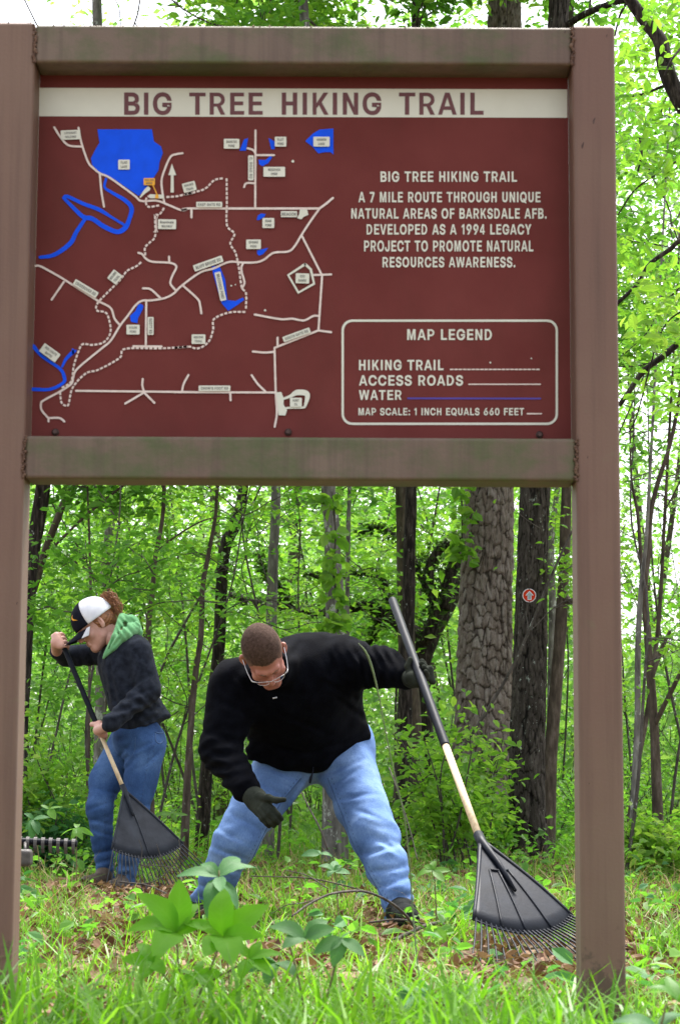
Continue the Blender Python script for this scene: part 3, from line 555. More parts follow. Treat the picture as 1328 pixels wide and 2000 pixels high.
# ------------------------------------------------------------------ vegetation materials
M['leaf_lime'] = mat_leaf('lime_leaf', [(.05, (.070, .18, .018)), (.45, (.140, .29, .034)), (.75, (.220, .37, .055)), (1.0, (.32, .42, .10))], .55)
M['leaf_green'] = mat_leaf('green_leaf', [(.05, (.05, .15, .02)), (.5, (.105, .26, .035)), (1.0, (.18, .35, .06))], .55)
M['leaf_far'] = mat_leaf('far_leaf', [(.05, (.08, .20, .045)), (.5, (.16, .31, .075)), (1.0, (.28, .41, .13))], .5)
M['leaf_teal'] = mat_leaf('bluish_leaf', [(.1, (.030, .12, .035)), (.6, (.065, .19, .055)), (1.0, (.12, .26, .07))], .40, .6)
M['leaf_hick'] = mat_leaf('bright_broad_leaf', [(.1, (.10, .30, .006)), (.9, (.15, .38, .010))], .55, .6, True)
M['grass'] = mat_leaf('grass_blade', [(.05, (.05, .15, .012)), (.5, (.115, .27, .018)), (.9, (.19, .36, .035)), (1.0, (.34, .34, .12))], .45, .42)
M['straw'] = mat_leaf('dry_grass_blade', [(.1, (.20, .13, .06)), (.9, (.40, .31, .17))], .25, .7)
M['litter'] = mat_leaf('dead_leaf', [(.1, (.045, .018, .010)), (.4, (.12, .058, .030)), (.7, (.24, .145, .085)), (1.0, (.40, .29, .20))], .10, .75)
M['ivy'] = mat_leaf('dark_moss_leaf', [(.1, (.02, .05, .010)), (.9, (.07, .14, .02))], .3, .6)
M['soil'] = mat_noise('forest_soil', [(.25, (.035, .022, .012)), (.45, (.09, .055, .03)), (.62, (.14, .10, .05)), (.75, (.085, .11, .03))], 7, rough=.95, bmp=.02, bscale=40, detail=8)
def mat_bark(name, stops, lichen, lich_amt, sx=26, sz=5, bd=.012, lscale=9):
    m, nt, b = new_mat(name)
    n1 = noise_n(nt, 1, 8, stretch=(sx, sx, sz), rough=.62); r1 = ramp(nt, stops)
    nt.links.new(n1.outputs[0], r1.inputs[0])
    n2 = noise_n(nt, lscale, 7, stretch=(1, 1, .6), rough=.7); r2 = ramp(nt, [(lich_amt, (0, 0, 0)), (lich_amt + .05, (1, 1, 1))]); nt.links.new(n2.outputs[0], r2.inputs[0])
    mx = nt.nodes.new('ShaderNodeMix'); mx.data_type = 'RGBA'; nt.links.new(r2.outputs[0], mx.inputs[0]); nt.links.new(r1.outputs[0], mx.inputs[6]); mx.inputs[7].default_value = (*lichen, 1)
    nt.links.new(mx.outputs[2], b.inputs['Base Color']); b.inputs['Roughness'].default_value = .92; b.inputs['Specular IOR Level'].default_value = .2
    bump(nt, b, n1.outputs[0], bd, .9)
    return m
M['bark_dark'] = mat_bark('dark_ridged_bark', [(.38, (.008, .006, .005)), (.52, (.028, .022, .018)), (.68, (.085, .070, .060))], (.33, .36, .32), .635, 42, 8, .02, 34)
M['bark_grey'] = mat_bark('grey_lichen_bark', [(.3, (.06, .055, .05)), (.55, (.16, .15, .135)), (.7, (.26, .25, .23))], (.36, .38, .34), .56, 22, 6, .01, 14)
M['bark_brown'] = mat_bark('brown_bark', [(.3, (.030, .022, .017)), (.55, (.085, .065, .05)), (.7, (.15, .12, .10))], (.28, .30, .25), .66, 26, 7, .01, 12)
M['bark_branch'] = mat_bark('branch_bark', [(.3, (.03, .025, .022)), (.6, (.09, .078, .068))], (.30, .32, .29), .62, 30, 12, .006, 20)

# ------------------------------------------------------------------ ground
gx = np.concatenate([np.linspace(-60, -8, 14)[:-1], np.linspace(-8, 8, 90), np.linspace(8, 60, 14)[1:]])
gy = np.concatenate([np.linspace(-12, 2, 8)[:-1], np.linspace(2, 20, 100), np.linspace(20, 160, 40)[1:]])
GX, GY = np.meshgrid(gx, gy); GZ = gh(GX, GY) + .006 * np.sin(GX * 19 + GY * 7) * np.sin(GY * 17)
nx, ny = len(gx), len(gy); i = np.arange(ny - 1)[:, None] * nx; j = np.arange(nx - 1)[None, :]
tag(mesh('ground', [(np.stack([GX, GY, GZ], -1), np.stack([i + j, i + j + 1, i + nx + j + 1, i + nx + j], -1).reshape(-1, 4))], M['soil']), kind='structure')

# ------------------------------------------------------------------ leaves
def leaf_cloud(C, spread, count, size, rng, near=False, tilt=.55, aspect=.52, flat=.45, svar=.35):
    """count leaves round each centre; flat = vertical squash of a spray"""
    C = np.asarray(C, float)
    if len(C) == 0: return (np.zeros((3, 3)), np.array([[0, 1, 2]]))
    n = len(C) * count; c = np.repeat(C, count, 0)
    sp = np.broadcast_to(np.asarray(spread, float), (len(C),)); sp = np.repeat(sp, count)
    off = rng.normal(size=(n, 3)) * sp[:, None] * np.array([1, 1, flat]) * .6
    p = c + off
    az = rng.uniform(0, 2 * np.pi, n); L = size * (1 + svar * rng.normal(size=n)).clip(.4, 1.8)
    nrm = np.stack([rng.normal(size=n) * tilt, rng.normal(size=n) * tilt, np.ones(n)], 1); nrm /= np.linalg.norm(nrm, axis=1)[:, None]
    d = np.stack([np.cos(az), np.sin(az), -.35 + .3 * rng.normal(size=n)], 1); d -= nrm * (d * nrm).sum(1)[:, None]; d /= np.linalg.norm(d, axis=1)[:, None]
    s = np.cross(nrm, d); W = L * aspect * .5
    l = lambda a, b, h: p + d * (L * a)[:, None] + s * (W * b)[:, None] + nrm * (L * h)[:, None]
    if near:
        V = np.stack([l(0, 0, 0), l(.28, .85, .07), l(.68, .8, .03), l(1, 0, -.16), l(.68, -.8, .03), l(.28, -.85, .07)], 1).reshape(-1, 3)
        k = np.arange(n)[:, None] * 6
        return (V, np.concatenate([k + np.array([[0, 1, 2, 3]]), k + np.array([[0, 3, 4, 5]])]))
    V = np.stack([l(0, 0, 0), l(.45, 1, .08), l(1, 0, -.08), l(.45, -1, .08)], 1).reshape(-1, 3)
    return (V, np.arange(n)[:, None] * 4 + np.array([[0, 1, 2, 3]]))

def limb_set(trunk, trad, heights, length, rng, elev=(10, 45), sub=3, rf=.32, azc=None, azs=math.pi, minr=.004, wig=.22):
    """limbs with twigs; returns tubes and leaf centres"""
    tb = []; cs = []
    z = trunk[:, 2]
    for h in heights:
        i = int(np.clip(np.searchsorted(z, h), 1, len(z) - 1)); p0 = trunk[i]; r0 = max(trad[i] * rf, minr * 1.6)
        az = (rng.uniform(-azs, azs) + (azc if azc is not None else 0)); el = rad(rng.uniform(*elev)); L = length * rng.uniform(.6, 1.25)
        d = V3(math.cos(az) * math.cos(el), math.sin(az) * math.cos(el), math.sin(el))
        pts = [p0]; n = 7
        for k in range(n):
            d = d + rng.normal(size=3) * wig + V3(0, 0, -.03 + .06 * (k < 3)); d /= np.linalg.norm(d); pts.append(pts[-1] + d * L / n)
        pts = np.array(pts); q = catmull(pts, 14); tb.append(tube(q, np.linspace(r0, minr, 14), 5, False))
        for k in range(2, n + 1): cs.append(pts[k])
        for _ in range(sub):
            k = rng.integers(2, n); dd = pts[min(k + 1, n)] - pts[k]; dd /= np.linalg.norm(dd); dd = dd + rng.normal(size=3) * .75; dd /= np.linalg.norm(dd)
            l2 = L * rng.uniform(.25, .5); sp = [pts[k]]
            for m in range(4): dd = dd + rng.normal(size=3) * wig; dd /= np.linalg.norm(dd); sp.append(sp[-1] + dd * l2 / 4)
            tb.append(tube(catmull(np.array(sp), 7), np.linspace(r0 * .45 + .001, minr * .6, 7), 4, False)); cs += [sp[2], sp[3], sp[4]]
    return tb, np.array(cs) if cs else np.zeros((0, 3))

def proj(p):
    p = np.asarray(p, float).reshape(-1, 3) - CAM; zz = p @ _f
    return 664 + F_PX * (p @ _r) / zz, 1000 - F_PX * (p @ _u) / zz

def trunk_path(px, Y, top=None, flare=1.35, n=60, lean=0):
    """px: (x, y, width) down the trunk from top to bottom in the photograph; carried on to the ground and up to height top"""
    pts = [P(a, b, Y + lean * k) for k, (a, b, wd) in enumerate(px)]; rr = [wd / 2 * Y / F_PX for a, b, wd in px]
    pts = pts[::-1]; rr = rr[::-1]
    g = pts[0]; d = (pts[1] - pts[0]); d = d / max(abs(d[2]), .05); zg = float(gh(g[0], g[1]))
    if g[2] > zg + .05:
        k = g[2] - zg + .1; b = g - d * k * .6; b[2] = zg - .1; pts = [b] + pts; rr = [rr[0] * flare] + rr
    if top and pts[-1][2] < top:
        d = pts[-1] - pts[-2]; d = d / d[2]; h = top - pts[-1][2]
        for f in (.25, .5, .75, 1.0): pts.append(pts[len(pts) - 1] * 0 + (pts[-1] if False else pts[-1]) + (d * .6 + V3(0, 0, .4)) * h * .25); rr.append(rr[-1] * .80)
    pts = np.array(pts); rr = np.array(rr); q = catmull(pts, n); return q, np.interp(np.linspace(0, len(rr) - 1, n), np.arange(len(rr)), rr)
def rough_disp(amp, fa=7, fz=40, seed=0):
    def f(t, a, p, r):
        z = p[:, 2][:, None]
        v = np.sin(a * fa + 2.2 * np.sin(z * 3.1 + seed) + seed) * .5 + np.sin(a * (fa * 1.9) + 3 * np.sin(z * 5.3 + a + seed)) * .35 + np.sin(z * 9 + 3 * np.cos(a + seed)) * .3
        return v * amp * r[:, None]
    return f

def tree(name, label, px, Y, bark, top=9, crown=None, limbs=6, limb_len=1.6, zlo=3.5, seed=1, group=None, leaf='leaf_green', cnt=26, size=.075, spread=.30, amp=.07, seg=12, filt=None, extra=None, lean=0, n=60, elev=(5, 50), azc=None, azs=math.pi, cat='tree', plated=None):
    rng = np.random.default_rng(seed)
    q, r = trunk_path(px, Y, top, n=n, lean=lean); base = q[0].copy(); base[2] = float(gh(base[0], base[1]))
    root = empty(name, tuple(base)); tag(root, label, cat, group)
    if plated: plated_trunk(root, q, r, seg, *plated)
    else: mesh('trunk', [tube(q, r, seg, True, rough_disp(amp, 5, 40, seed))], M[bark], root)
    tb, cs = limb_set(q, r, np.sort(rng.uniform(zlo, q[-1][2] * .97, limbs)), limb_len, rng, elev=elev, azc=azc, azs=azs)
    if extra:
        for pts, w0, w1 in extra:
            e = catmull(np.array([P(*a) for a in pts]), 26); mesh('limb', [tube(e, np.linspace(w0, w1, 26) / 2 * pts[0][2] / F_PX, 8, True, rough_disp(.10, 4, 40, seed + 3))], M[bark], root)
    if tb: mesh('branches', tb, M['branch'] if 'branch' in M else M['bark_branch'], root)
    if len(cs) and cnt:
        if filt is not None: cs = cs[filt(cs)]
        if len(cs): tag(mesh('crown', [leaf_cloud(cs, spread, cnt, size, rng, near=Y < 19)], M[leaf], root, smooth=False))
    return root

def no_left_sky(cs):
    x, y = proj(cs); return ~((x < 365) & (y < 120)) & ~((x > 1190) & (y > 330) & (y < 500) & (x > 1232)) & ~((x > 1205) & (y > 800) & (y < 1120))

# ------------------------------------------------------------------ big pine with plated bark
def cell_noise(u, v, per, seed, shingle=False):
    """jittered cells on a cylinder: distance to the nearest border, cell id"""
    rs = np.random.default_rng(seed); T = rs.uniform(.12, .88, (512, 2)); I = rs.uniform(0, 1, 512)
    iu, iv = np.floor(u).astype(int), np.floor(v).astype(int)
    d1 = np.full(u.shape, 9.); d2 = np.full(u.shape, 9.); idc = np.zeros(u.shape); loc = np.zeros(u.shape)
    for a in (-1, 0, 1):
        for b in (-2, -1, 0, 1, 2):
            cu, cv = iu + a, iv + b; h = ((cu % per) * 73 + cv * 179) % 512
            dx = cu + T[h, 0] - u; dy = cv + T[h, 1] - v; h = h if not shingle else h; d = np.maximum(np.abs(dx), np.abs(dy) * .9) * .6 + np.hypot(dx, dy) * .4
            m = d < d1; d2 = np.where(m, d1, np.minimum(d2, d)); idc = np.where(m, I[h], idc); loc = np.where(m, dy, loc); d1 = np.where(m, d, d1)
    return (d2 - d1, idc, loc) if shingle else (d2 - d1, idc)
def smooth_noise(a, z, fa, fz, seed):
    rs = np.random.default_rng(seed); T = rs.uniform(-1, 1, (fa, 256)); u = a / (2 * math.pi) * fa; v = z * fz + 7
    iu, iv = np.floor(u).astype(int), np.floor(v).astype(int); fu, fv = u - iu, v - iv; fu = fu * fu * (3 - 2 * fu); fv = fv * fv * (3 - 2 * fv)
    g = lambda p, q: T[p % fa, q % 256]
    return (g(iu, iv) * (1 - fu) + g(iu + 1, iv) * fu) * (1 - fv) + (g(iu, iv + 1) * (1 - fu) + g(iu + 1, iv + 1) * fu) * fv
def plated_trunk(root, q, r, seg, around, vert, depth, cols, crackc, lichen=None, seed=3, fine_amp=.004):
    att = {}
    def disp(t, a, p, r):
        z = p[:, 2][:, None] + 0 * a; a = a + 0 * z
        uu = a / (2 * math.pi) * around + .45 * smooth_noise(a, z, 9, 3.1, seed) + .30 * smooth_noise(a, z, 23, 8, seed + 1); vv = z * vert + .6 * smooth_noise(a, z, 11, 2.0, seed + 2) + .40 * smooth_noise(a, z, 31, 9, seed + 4)
        d, I, loc = cell_noise(uu, vv, around, seed, True); fine, I2 = cell_noise(uu * 3, vv * 2.2, around * 3, 9)
        plate = np.clip(d / .20, 0, 1) * np.clip(.35 + fine / .25, .35, 1)
        fn = smooth_noise(a, z, around // 2 + 3, 1.5, seed + 8) + .35 * smooth_noise(a, z, around * 2, 6, seed + 9); fur = np.exp(-(fn / .12) ** 2); plate = plate * (1 - .85 * fur)
        att['crack'] = plate; att['tone'] = I * .35 + I2 * .35 + .3 * (.5 + .5 * smooth_noise(a, z, 9, 1.2, seed + 12))
        return (np.clip(d / .16, 0, 1) ** .7 - .55) * depth * .8 + (I - .5) * depth * .4 + np.clip(loc, -.5, .5) * depth * .7 + np.clip(fine / .3, 0, 1) * fine_amp + .008 * smooth_noise(a, z, 7, 1.3, seed + 6) - depth * .8 * fur
    t = tube(q, r, seg, False, disp)
    m, nt, b = new_mat('plated_bark')
    a1 = nt.nodes.new('ShaderNodeAttribute'); a1.attribute_name = 'crack'; a2 = nt.nodes.new('ShaderNodeAttribute'); a2.attribute_name = 'tone'
    n1 = noise_n(nt, 1, 8, stretch=(34, 34, 11), rough=.68)
    ad = nt.nodes.new('ShaderNodeMath'); ad.operation = 'MULTIPLY_ADD'; ad.inputs[1].default_value = .40; nt.links.new(a2.outputs['Fac'], ad.inputs[0]); nt.links.new(n1.outputs[0], ad.inputs[2])
    r1 = ramp(nt, [(.35, cols[0]), (.65, cols[1]), (.95, cols[2])]); nt.links.new(ad.outputs[0], r1.inputs[0]); out = r1.outputs[0]
    if lichen:
        n2 = noise_n(nt, 30, 6, rough=.7, stretch=(1, 1, .5)); n5 = noise_n(nt, 2.2, 3)
        s5 = nt.nodes.new('ShaderNodeMath'); s5.operation = 'MULTIPLY_ADD'; s5.inputs[1].default_value = .25; nt.links.new(n5.outputs[0], s5.inputs[0]); nt.links.new(n2.outputs[0], s5.inputs[2])
        rl = ramp(nt, [(lichen[1], (0, 0, 0)), (lichen[1] + .03, (1, 1, 1))]); nt.links.new(s5.outputs[0], rl.inputs[0])
        ml = nt.nodes.new('ShaderNodeMix'); ml.data_type = 'RGBA'; nt.links.new(rl.outputs[0], ml.inputs[0]); nt.links.new(out, ml.inputs[6]); ml.inputs[7].default_value = (*lichen[0], 1); out = ml.outputs[2]
    r2 = ramp(nt, [(.05, (0, 0, 0)), (.45, (1, 1, 1))]); nt.links.new(a1.outputs['Fac'], r2.inputs[0])
    mx = nt.nodes.new('ShaderNodeMix'); mx.data_type = 'RGBA'; nt.links.new(r2.outputs[0], mx.inputs[0]); mx.inputs[6].default_value = (*crackc, 1); nt.links.new(out, mx.inputs[7])
    nt.links.new(mx.outputs[2], b.inputs['Base Color']); b.inputs['Roughness'].default_value = .95; b.inputs['Specular IOR Level'].default_value = .15; bump(nt, b, n1.outputs[0], .008, .8)
    mesh('trunk', [t], m, root, attr={k: v.ravel() for k, v in att.items()})
def pine():
    px = [(985, 20, 62), (975, 300, 72), (960, 700, 86), (955, 950, 92), (949, 1150, 98), (946, 1300, 103), (942, 1450, 110), (938, 1560, 122)]
    q, r = trunk_path(px, 17.2, 13, flare=1.2, n=760)
    base = q[0].copy(); base[2] = float(gh(base[0], base[1])); root = empty('pine_tree', tuple(base))
    tag(root, 'thickest trunk, tall grey pine with big flaky bark plates', 'tree')
    plated_trunk(root, q, r, 210, 23, 8.6, .020, ((.070, .050, .038), (.155, .125, .105), (.28, .25, .225)), (.040, .031, .025), None, 3, .007)
    rng = np.random.default_rng(40); tb, cs = limb_set(q, r, rng.uniform(9, 12.8, 9), 2.0, rng)
    mesh('branches', tb, M['bark_branch'], root); mesh('crown', [leaf_cloud(cs, .35, 40, .12, rng, aspect=.12, flat=.8, tilt=1.5)], M['leaf_green'], root, smooth=False)
pine()

# ------------------------------------------------------------------ trees one can tell apart
oak = tree('oak_tree', 'dark oak trunk with pale lichen flecks carrying the round orange trail marker',
     [(1092, 0, 36), (1078, 300, 42), (1060, 700, 50), (1045, 950, 56), (1038, 1150, 60), (1034, 1300, 61), (1030, 1450, 64), (1029, 1560, 66), (1031, 1640, 74)], 15.9, 'bark_dark', 12,
     limbs=8, zlo=6.5, seed=11, seg=120, n=620, plated=(24, 6, .011, ((.012, .010, .008), (.036, .030, .025), (.095, .082, .070)), (.006, .005, .004), ((.30, .33, .29), .775), 5, .003), filt=no_left_sky, leaf='leaf_lime', extra=[([(1098, 55, 15.9), (1140, 28, 15.7), (1190, 8, 15.5), (1228, -2, 15.4)], 15, 11), ([(1226, 0, 15.4), (1210, 30, 15.4), (1200, 70, 15.4)], 6, 4)])
tree('grey_tree', 'slim pale grey lichened trunk just right of the marked oak', [(1090, 930, 10), (1076, 1050, 13), (1078, 1180, 15), (1076, 1300, 14), (1074, 1450, 15)], 18.5, 'bark_grey', 9, limbs=5, seed=12, filt=no_left_sky, zlo=4.5)
tree('leaning_tree', 'crooked lichened trunk beside the inner edge of the right post', [(1106, 930, 20), (1104, 1020, 21), (1100, 1130, 22), (1094, 1230, 24), (1086, 1330, 24), (1078, 1430, 26), (1073, 1500, 28)], 17, 'bark_brown', 9, limbs=5, seed=13, filt=no_left_sky, zlo=4.5,
     extra=[([(1098, 1160, 17), (1112, 1175, 16.9), (1125, 1170, 16.8)], 16, 9)])
tree('vine_tree', 'slim dark trunk hugging the left edge of the big pine', [(926, 930, 18), (917, 1000, 17), (910, 1150, 16), (905, 1300, 16), (900, 1450, 16)], 18.6, 'bark_dark', 10, limbs=5, seed=14, filt=no_left_sky, zlo=4.5)
tree('black_tree', 'straight near black trunk behind the raised rake handle', [(812, 0, 16), (806, 500, 19), (803, 940, 22), (800, 1060, 24), (797, 1200, 25), (792, 1300, 26), (790, 1480, 30)], 16.8, 'bark_dark', 11, limbs=20, seed=15, filt=no_left_sky, zlo=6, cnt=40)
tree('mottled_tree', 'mottled grey and black trunk with climbing vine behind the bending man', [(640, 930, 28), (648, 1020, 30), (652, 1120, 34), (655, 1240, 38), (655, 1450, 42)], 15.5, 'bark_grey', 11, limbs=20, seed=16, filt=no_left_sky, zlo=5.8, cnt=40, leaf='leaf_lime')
tree('slender_tree', 'slender pale grey trunk directly above the bending man head', [(528, 0, 12), (536, 500, 16), (539, 940, 18), (534, 1080, 20), (530, 1230, 22), (526, 1400, 23)], 17.5, 'bark_grey', 11, limbs=20, seed=17, filt=no_left_sky, zlo=5.8, cnt=40, leaf='leaf_lime')
tree('spotted_tree', 'dark patchy trunk between the two people, half hidden by leaves', [(478, 930, 20), (466, 1000, 22), (440, 1070, 24), (432, 1160, 23), (428, 1260, 24), (412, 1400, 22)], 18, 'bark_dark', 10, limbs=6, seed=18, filt=no_left_sky, zlo=4.8)
tree('winding_tree', 'thin winding trunk between the two people', [(425, 940, 6), (421, 1010, 7), (408, 1080, 9), (396, 1150, 10), (393, 1240, 11), (384, 1300, 12), (376, 1380, 12), (368, 1500, 14)], 15.5, 'bark_brown', 6, limbs=6, seed=19, filt=no_left_sky, zlo=2.6, limb_len=1.0)
tree('young_tree', 'thin dark sapling trunk just right of the ponytail', [(322, 930, 7), (318, 1010, 8), (304, 1090, 9), (298, 1160, 10), (290, 1240, 11), (294, 1400, 12)], 15.2, 'bark_brown', 6, limbs=6, seed=20, filt=no_left_sky, zlo=2.4, limb_len=1.0,
     extra=[([(304, 1080, 15.2), (340, 1050, 15.1), (390, 1020, 15), (430, 1008, 15)], 5, 2)])
tree('tall_tree', 'tall grey barked trunk rising behind the white cap', [(190, 0, 20), (200, 400, 21), (224, 940, 20), (216, 1020, 19), (207, 1110, 18), (200, 1200, 18), (196, 1400, 20)], 17.5, 'bark_grey', 12, limbs=5, seed=21, zlo=8.5)
tree('slanting_tree', 'slanting dark trunk left of the woman, mossy and leaning', [(140, 930, 11), (118, 1000, 14), (95, 1060, 15), (76, 1120, 16), (58, 1180, 17), (40, 1300, 19)], 16.3, 'bark_brown', 6, limbs=5, seed=22, filt=no_left_sky, zlo=4,
     extra=[([(62, 1130, 15.2), (100, 1075, 15.1), (160, 1015, 15), (220, 965, 15), (270, 925, 15)], 6, 4)])
tree('shadowed_tree', 'thick dark trunk showing beside the left post', [(86, 930, 30), (78, 1000, 30), (64, 1080, 30), (52, 1200, 32), (40, 1400, 34)], 15, 'bark_dark', 5.7, limbs=7, seed=23, filt=no_left_sky, zlo=3.6)
tree('thin_tree', 'very thin straight stem above the cap brim', [(172, 960, 4), (176, 1080, 5), (178, 1170, 5), (176, 1300, 6)], 15, 'bark_brown', 4.5, limbs=5, seed=24, zlo=1.5, limb_len=.8)
tree('pale_tree', 'narrow pale stem right of the mottled vine trunk', [(683, 930, 8), (680, 1050, 9), (678, 1200, 9)], 18.5, 'bark_grey', 8, limbs=5, seed=25, filt=no_left_sky, zlo=4)
tree('forked_tree', 'forked thin trunk right of the sign with twisting limbs', [(1312, 850, 8), (1282, 950, 9), (1269, 1010, 10), (1266, 1080, 11), (1258, 1150, 13), (1264, 1240, 15), (1270, 1330, 17), (1277, 1430, 18), (1282, 1540, 20)], 14.5, 'bark_brown', 5.5, limbs=5, seed=26, filt=no_left_sky, zlo=3, limb_len=1.0,
     extra=[([(1262, 1230, 14.5), (1256, 1150, 14.45), (1250, 1075, 14.4), (1244, 1000, 14.4), (1232, 934, 14.4), (1229, 820, 14.4)], 11, 3), ([(1276, 1420, 14.5), (1300, 1370, 14.4), (1330, 1310, 14.3), (1370, 1230, 14.3)], 11, 7), ([(1268, 1330, 14.5), (1290, 1270, 14.5), (1308, 1232, 14.5)], 12, 7)])
tree('mottled_sapling', 'straight speckled grey stem against the right post outer edge', [(1262, 1040, 7), (1250, 1160, 10), (1245, 1280, 12), (1244, 1415, 12), (1237, 1560, 13)], 14, 'bark_grey', 5.5, limbs=5, seed=27, filt=no_left_sky, zlo=3)
tree('bent_sapling', 'thin leaning stem crossing behind the forked trunk', [(1288, 1180, 8), (1276, 1300, 9), (1262, 1400, 10), (1240, 1520, 12)], 15.5, 'bark_brown', 5, limbs=5, seed=28, filt=no_left_sky, zlo=2.5)
tree('shade_tree', 'stout reddish brown trunk base low behind the rake handle', [(795, 1290, 34), (800, 1380, 40), (802, 1460, 44), (796, 1540, 50)], 19, 'bark_brown', 6, limbs=5, seed=29, filt=no_left_sky, zlo=3)

# mossy old oak with curling limbs, far behind
def mossy():
    Y = 19.6; px = [(905, 1130, 26), (868, 1190, 34), (835, 1250, 40), (815, 1330, 46), (822, 1450, 52)]
    q, r = trunk_path(px, Y, None, n=60); base = q[0].copy(); base[2] = float(gh(base[0], base[1])); root = empty('mossy_oak', tuple(base))
    tag(root, 'old oak with curling moss covered limbs behind the bending man', 'tree')
    mesh('trunk', [tube(q, r, 14, True, rough_disp(.12, 4))], M['bark_dark'], root); cs = []
    rng = np.random.default_rng(31)
    for pts, w0, w1 in ([[(835, 1250), (790, 1225), (740, 1190), (700, 1185), (640, 1195), (570, 1188), (500, 1178), (450, 1160)], 30, 12], [[(868, 1190), (880, 1120), (905, 1080), (935, 1030), (975, 1000)], 26, 16],
                         [[(835, 1250), (850, 1190), (838, 1120), (862, 1070), (905, 1052)], 24, 14], [[(800, 1230), (760, 1170), (745, 1130), (700, 1120), (650, 1135), (600, 1120)], 16, 7], [[(740, 1190), (735, 1230), (715, 1270), (720, 1300)], 14, 6],
                         [[(850, 1190), (820, 1120), (790, 1060), (740, 1030), (700, 1040)], 14, 6], [[(570, 1188), (548, 1150), (520, 1120), (505, 1080)], 10, 5]):
        e = catmull(np.array([P(a, b, Y + .3 * math.sin(a * .02)) for a, b in pts]), 30); rr = np.linspace(w0, w1, 30) / 2 * Y / F_PX
        mesh('limb', [tube(e, rr, 8, True, rough_disp(.15, 3))], M['bark_dark'], root)
        for k in range(30): cs.append((e[k] + V3(0, 0, rr[k] * .6), rr[k] * 1.5 + .03))
    C = np.array([c for c, s in cs]); S = np.array([s for c, s in cs])
    tag(mesh('moss', [leaf_cloud(C, S * .75, 16, .05, rng, tilt=.9, flat=.9)], M['ivy'], root, smooth=False), kind='stuff')
    mesh('crown', [leaf_cloud(C[::2] + rng.normal(size=(len(C[::2]), 3)) * .35, .4, 14, .08, rng)], M['leaf_lime'], root, smooth=False)
mossy()

# climbing vine leaves on two trunks
def vine(px, Y, n, seed, lbl):
    rng = np.random.default_rng(seed); k = rng.uniform(0, len(px) - 1, n); a = np.array(px, float)
    x = np.interp(k, np.arange(len(px)), a[:, 0]) + rng.normal(size=n) * 9; y = np.interp(k, np.arange(len(px)), a[:, 1])
    C = np.array([P(u, v, Y - .16) for u, v in zip(x, y)])
    st = catmull(np.array([P(u, v, Y - .1) for u, v in px]), 30); root = empty('climbing_vine', tuple(st[-1])); tag(root, lbl, 'vine')
    mesh('stem', [tube(st, .008, 5)], M['bark_branch'], root); mesh('foliage', [leaf_cloud(C, .07, 7, .075, rng, near=True, tilt=1.2, aspect=.75)], M['leaf_lime'], root, smooth=False)
vine([(648, 960), (655, 1040), (652, 1120), (660, 1190), (650, 1240)], 15.3, 26, 5, 'bright green vine climbing the mottled trunk behind the man')
vine([(900, 945), (902, 1000), (903, 1060), (908, 1090)], 17.0, 16, 6, 'green vine on the left edge of the big pine trunk')

